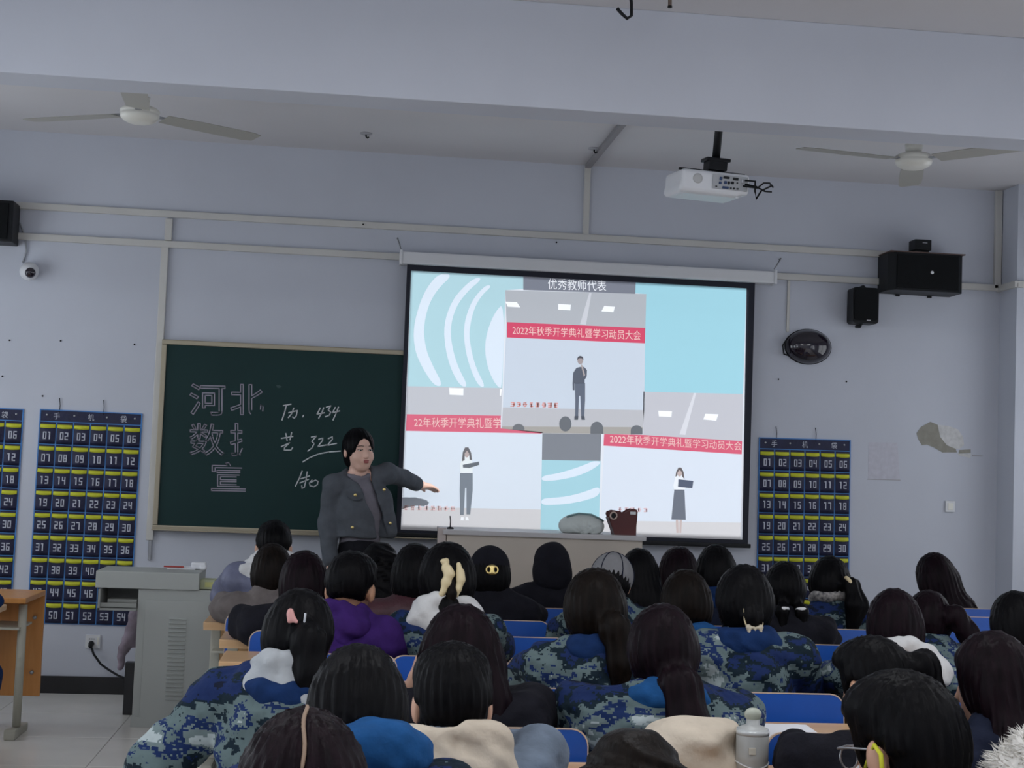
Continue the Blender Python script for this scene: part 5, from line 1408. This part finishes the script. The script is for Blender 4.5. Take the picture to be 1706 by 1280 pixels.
# ================================================================== TEACHER
def teacher():
    Yt = 9.45
    base = P(597, 708, Yt); base.z = .2
    base.x += .01
    root_loc = Vector((base.x, Yt, .2))
    def q(px, py, dy=0.0): return P(px, py, Yt+dy)-root_loc
    hc = q(598, 751); hcz = hc.z
    Rm = Matrix.Rotation(R(180+24), 3, 'Z') @ Matrix.Rotation(-.02, 3, 'X') @ Matrix.Rotation(.05, 3, 'Y')
    nb = q(596, 792, .02)
    shL, shR = q(557, 808, .0), q(644, 789, .07)      # image left / right shoulder
    hip = q(598, 925, .03); chest = q(600, 845, .03)
    elL, wrL = q(547, 872, .02), q(549, 930, -.05)
    elR, wrR = q(672, 797, .27), q(697, 808, .47)
    sd_ = SDF(.0065)
    hs = 1.13
    T_ = head_prims(sd_, hc, Rm, scale=hs, ear=.72)
    for s in (-1, 1):
        sd_.ell(T_((s*.036, .062, -.035)), (.026, .022, .026), k=.03, rot=Rm)      # cheeks
        sd_.ell(T_((s*.030, .094, .004)), (.017, .012, .009), k=.010, op='s', rot=Rm)   # eye sockets
    sd_.ell(T_((0, .086, -.058)), (.022, .014, .013), k=.014, rot=Rm)               # mouth mound
    for s in (-1, 1): sd_.ell(T_((s*.010, .098, -.032)), (.009, .010, .008), k=.006, rot=Rm)   # nostrils
    sd_.cap(nb-Vector((0, 0, .03)), T_((0, -.015, -.06)), .056, .050, k=.02)
    sd_.cap(hip, chest, .115, .12, k=.04, sy=1.4)
    sd_.cap(chest, nb-Vector((0, 0, .04)), .11, .06, k=.04, sy=1.3)
    sd_.cap(shL, shR, .055, .055, k=.03)
    for a_, b_, c_ in ((shL, elL, wrL), (shR, elR, wrR)):
        sd_.cap(a_, b_, .046, .038, k=.02); sd_.cap(b_, c_, .036, .026, k=.015)
    hand_prims(sd_, wrL, Vector((.02, -.05, -1)), Vector((-1, 0, 0)), 1, .5, .165)
    hand_prims(sd_, wrR, Vector((.62, .30, -.10)), Vector((-.3, .1, 1)), -1, .35, .16)
    for s in (-1, 1):
        kn = Vector((hip.x+s*.085, hip.z*0-.01, .47)); an = Vector((hip.x+s*.085, .01, .09))
        sd_.cap((hip.x+s*.08, hip.y, hip.z-.08), kn, .075, .055, k=.02); sd_.cap(kn, an, .052, .036, k=.02)
        sd_.cap(an+Vector((0, .03, -.045)), an+Vector((0, -.13, -.06)), .036, .030, k=.02)
    me = sd_.mesh('person'); me.materials.append(mat('skin_teacher', (.74, .47, .37), .45, var=.05, vscale=20))
    root = obj('person', me, None, None, root_loc)
    tag(root, 'teacher in grey wool jacket pointing at the projection screen', 'person')
    # face details
    fe = Rm.to_euler()
    fz = obj('face_features', SDF(.003).ell((0, .101*hs, -.0545*hs), (.021, .008, .0052)).ell((0, .100*hs, -.0635*hs), (.018, .009, .0062), k=.004).mesh(), mat('lips', (.34, .09, .085), .4), root, hc, fe); fz.name = 'lips'
    for s in (-1, 1):
        ey = obj('eye', SDF(.0022).ell((s*.031*hs, .0855*hs, .0035*hs), (.0125, .007, .0048)).mesh(), mat('eye_white', (.55, .52, .50), .3), root, hc, fe)
        obj('iris', SDF(.002).ell((s*.030*hs, .0905*hs, .0035*hs), (.0055, .0035, .0048)).mesh(), M_black, ey)
        obj('eyelid_line', tube([(s*.046*hs, .080*hs, .006*hs), (s*.038*hs, .091*hs, .0105*hs), (s*.028*hs, .095*hs, .0105*hs), (s*.018*hs, .0955*hs, .006*hs)], .0018, 5), M_black, ey)
        obj('eyebrow', tube([(s*.052*hs, .080*hs, .0225*hs), (s*.042*hs, .0905*hs, .0285*hs), (s*.028*hs, .098*hs, .0295*hs), (s*.015*hs, .1005*hs, .0275*hs)], [.0016, .003, .0032, .002], 6), M_hair, root, hc, fe)
    # hair: centre parting, drawn back low
    g = SDF(.0055)
    g.ell((0, -.016, .026), (.087*hs, .106*hs, .108*hs), k=.02).ell((0, -.05, -.05), (.075, .07, .085), k=.03)
    g.ell((0, .130, -.020), (.072, .082, .120), .015, 's')
    g.box((0, .16, -.08), (.2, .075, .12), .03, .02, 's')
    g.box((0, .0, -.22), (.2, .3, .10), .03, .03, 's')
    for s in (-1, 1): g.ell((s*.100, .020, -.052), (.026, .028, .030), .012, 's')
    g.cap((0, .05, .135), (0, -.03, .145), .005, k=.012, op='s')
    g.disp = lambda X, Y, Z: .0015*np.sin(30*np.arctan2(X, -Y-.05)+3*np.sin(9*Z))
    ho = obj('hair', g.mesh('hair'), M_hair, root, hc, fe)
    obj('earring', SDF(.003).ell((.086, .004, -.004), (.005, .005, .006)).mesh(), M_white, ho)
    # sweater
    sw = SDF(.009)
    sw.cap(hip+Vector((0, 0, .02)), chest, .128, .135, k=.04, sy=1.38).cap(chest, nb+Vector((0, .0, -.038)), .128, .088, k=.05, sy=1.15)
    sw.torus(nb+Vector((0, -.012, .008)), .066, .011, k=.015, rot=Matrix.Rotation(.35, 3, 'X'))
    sw.cap(nb+Vector((0, -.01, .0)), nb+Vector((0, -.03, .16)), .058, .085, k=.006, op='s')
    sw.disp = wob(.003, 60, .5)
    obj('sweater', sw.mesh('sweater'), M_sweat, root)
    # jacket: boxy, open at the front, cut away along the lapel edge
    j = SDF(.0085)
    hem = q(598, 893, .03)
    j.cap(hem, chest, .165, .168, k=.04, sy=1.22)
    j.cap(chest, nb+Vector((0, .01, -.005)), .14, .085, k=.06, sy=1.12)
    j.cap(shL, shR, .066, .066, k=.05)
    j.cap(shL, elL, .072, .062, k=.03); j.cap(elL, wrL+(wrL-elL)*.06, .062, .050, k=.025)
    j.cap(shR, elR, .064, .055, k=.03); j.cap(elR, elR+(wrR-elR)*.88, .055, .048, k=.025)
    j.cap(q(638, 826, .02), q(648, 884, .03), .055, .058, k=.03)
    j.box(hem+Vector((0, 0, -.175)), (.4, .4, .165), .01, .012, 's')
    # the arm hanging in front must survive the hem cut
    j.cap(elL, wrL+(wrL-elL)*.06, .062, .050, k=.02)
    # V opening
    o1 = q(607, 806, -.15); o2 = q(630, 862, -.15); o3 = q(644, 915, -.15)
    def wedge(a_, b_, w0, w1, z0=None):
        d = (b_-a_); n_ = 10
        for k in range(n_+1):
            c_ = a_+d*(k/n_); ww = w0+(w1-w0)*k/n_
            j.box(c_, (ww, .13, d.length/n_*.8), .008, .006, 's', rot=Matrix.Rotation(math.atan2(d.x, d.z)*1.0+math.pi, 3, 'Y'))
    wedge(o1+Vector((0, .04, .02)), o2+Vector((0, .02, 0)), .040, .030)
    wedge(o2+Vector((0, .02, 0)), o3+Vector((.0, 0, -.03)), .028, .034)
    j.cap(nb+Vector((0, .0, .0)), nb+Vector((.02, -.14, .10)), .07, .10, k=.02, op='s')
    j.ell(nb+Vector((-.02, -.07, .035)), (.085, .06, .055), k=.01, op='s')
    w1_ = wob(.0035, 30, .9)
    j.disp = w1_
    jk = obj('jacket', j.mesh('jacket'), M_tgrey, root)
    # pocket flaps, buttons, seams
    def front(px, py, hint=-.135): return q(px, py, hint)
    for (px, py, dy, nm) in ((592, 825, -.135, 'button'), (587, 879, -.135, 'button'), (650, 872, -.045, 'button'), (640, 816, -.09, 'button')):
        c_ = front(px, py, dy)
        obj(nm, lathe([(.010, 0), (.010, .006), (.005, .008)], 12, Matrix.Translation(c_) @ Matrix.Rotation(R(90), 4, 'X')), M_gold, jk)
    fp = [front(577, 818), front(605, 821), front(605, 829), front(598, 834), front(588, 834), front(579, 828)]
    obj('pocket_flap', prism([p_+Vector((0, .006, 0)) for p_ in fp], .012), M_tgrey, jk)
    # trousers
    tr = SDF(.012)
    tr.cap(hip+Vector((0, 0, -.04)), hip+Vector((0, 0, .04)), .14, .135, k=.03, sy=1.3)
    for s in (-1, 1):
        kn = Vector((hip.x+s*.085, -.01, .47)); an = Vector((hip.x+s*.085, .01, .10))
        tr.cap((hip.x+s*.08, hip.y, hip.z-.08), kn, .092, .078, k=.03); tr.cap(kn, an, .078, .07, k=.03)
        obj('shoe', SHOE, None, root, (hip.x+s*.085, .01, 0), (0, 0, math.pi))
    obj('trousers', tr.mesh('trousers'), M_trous, root)
teacher()
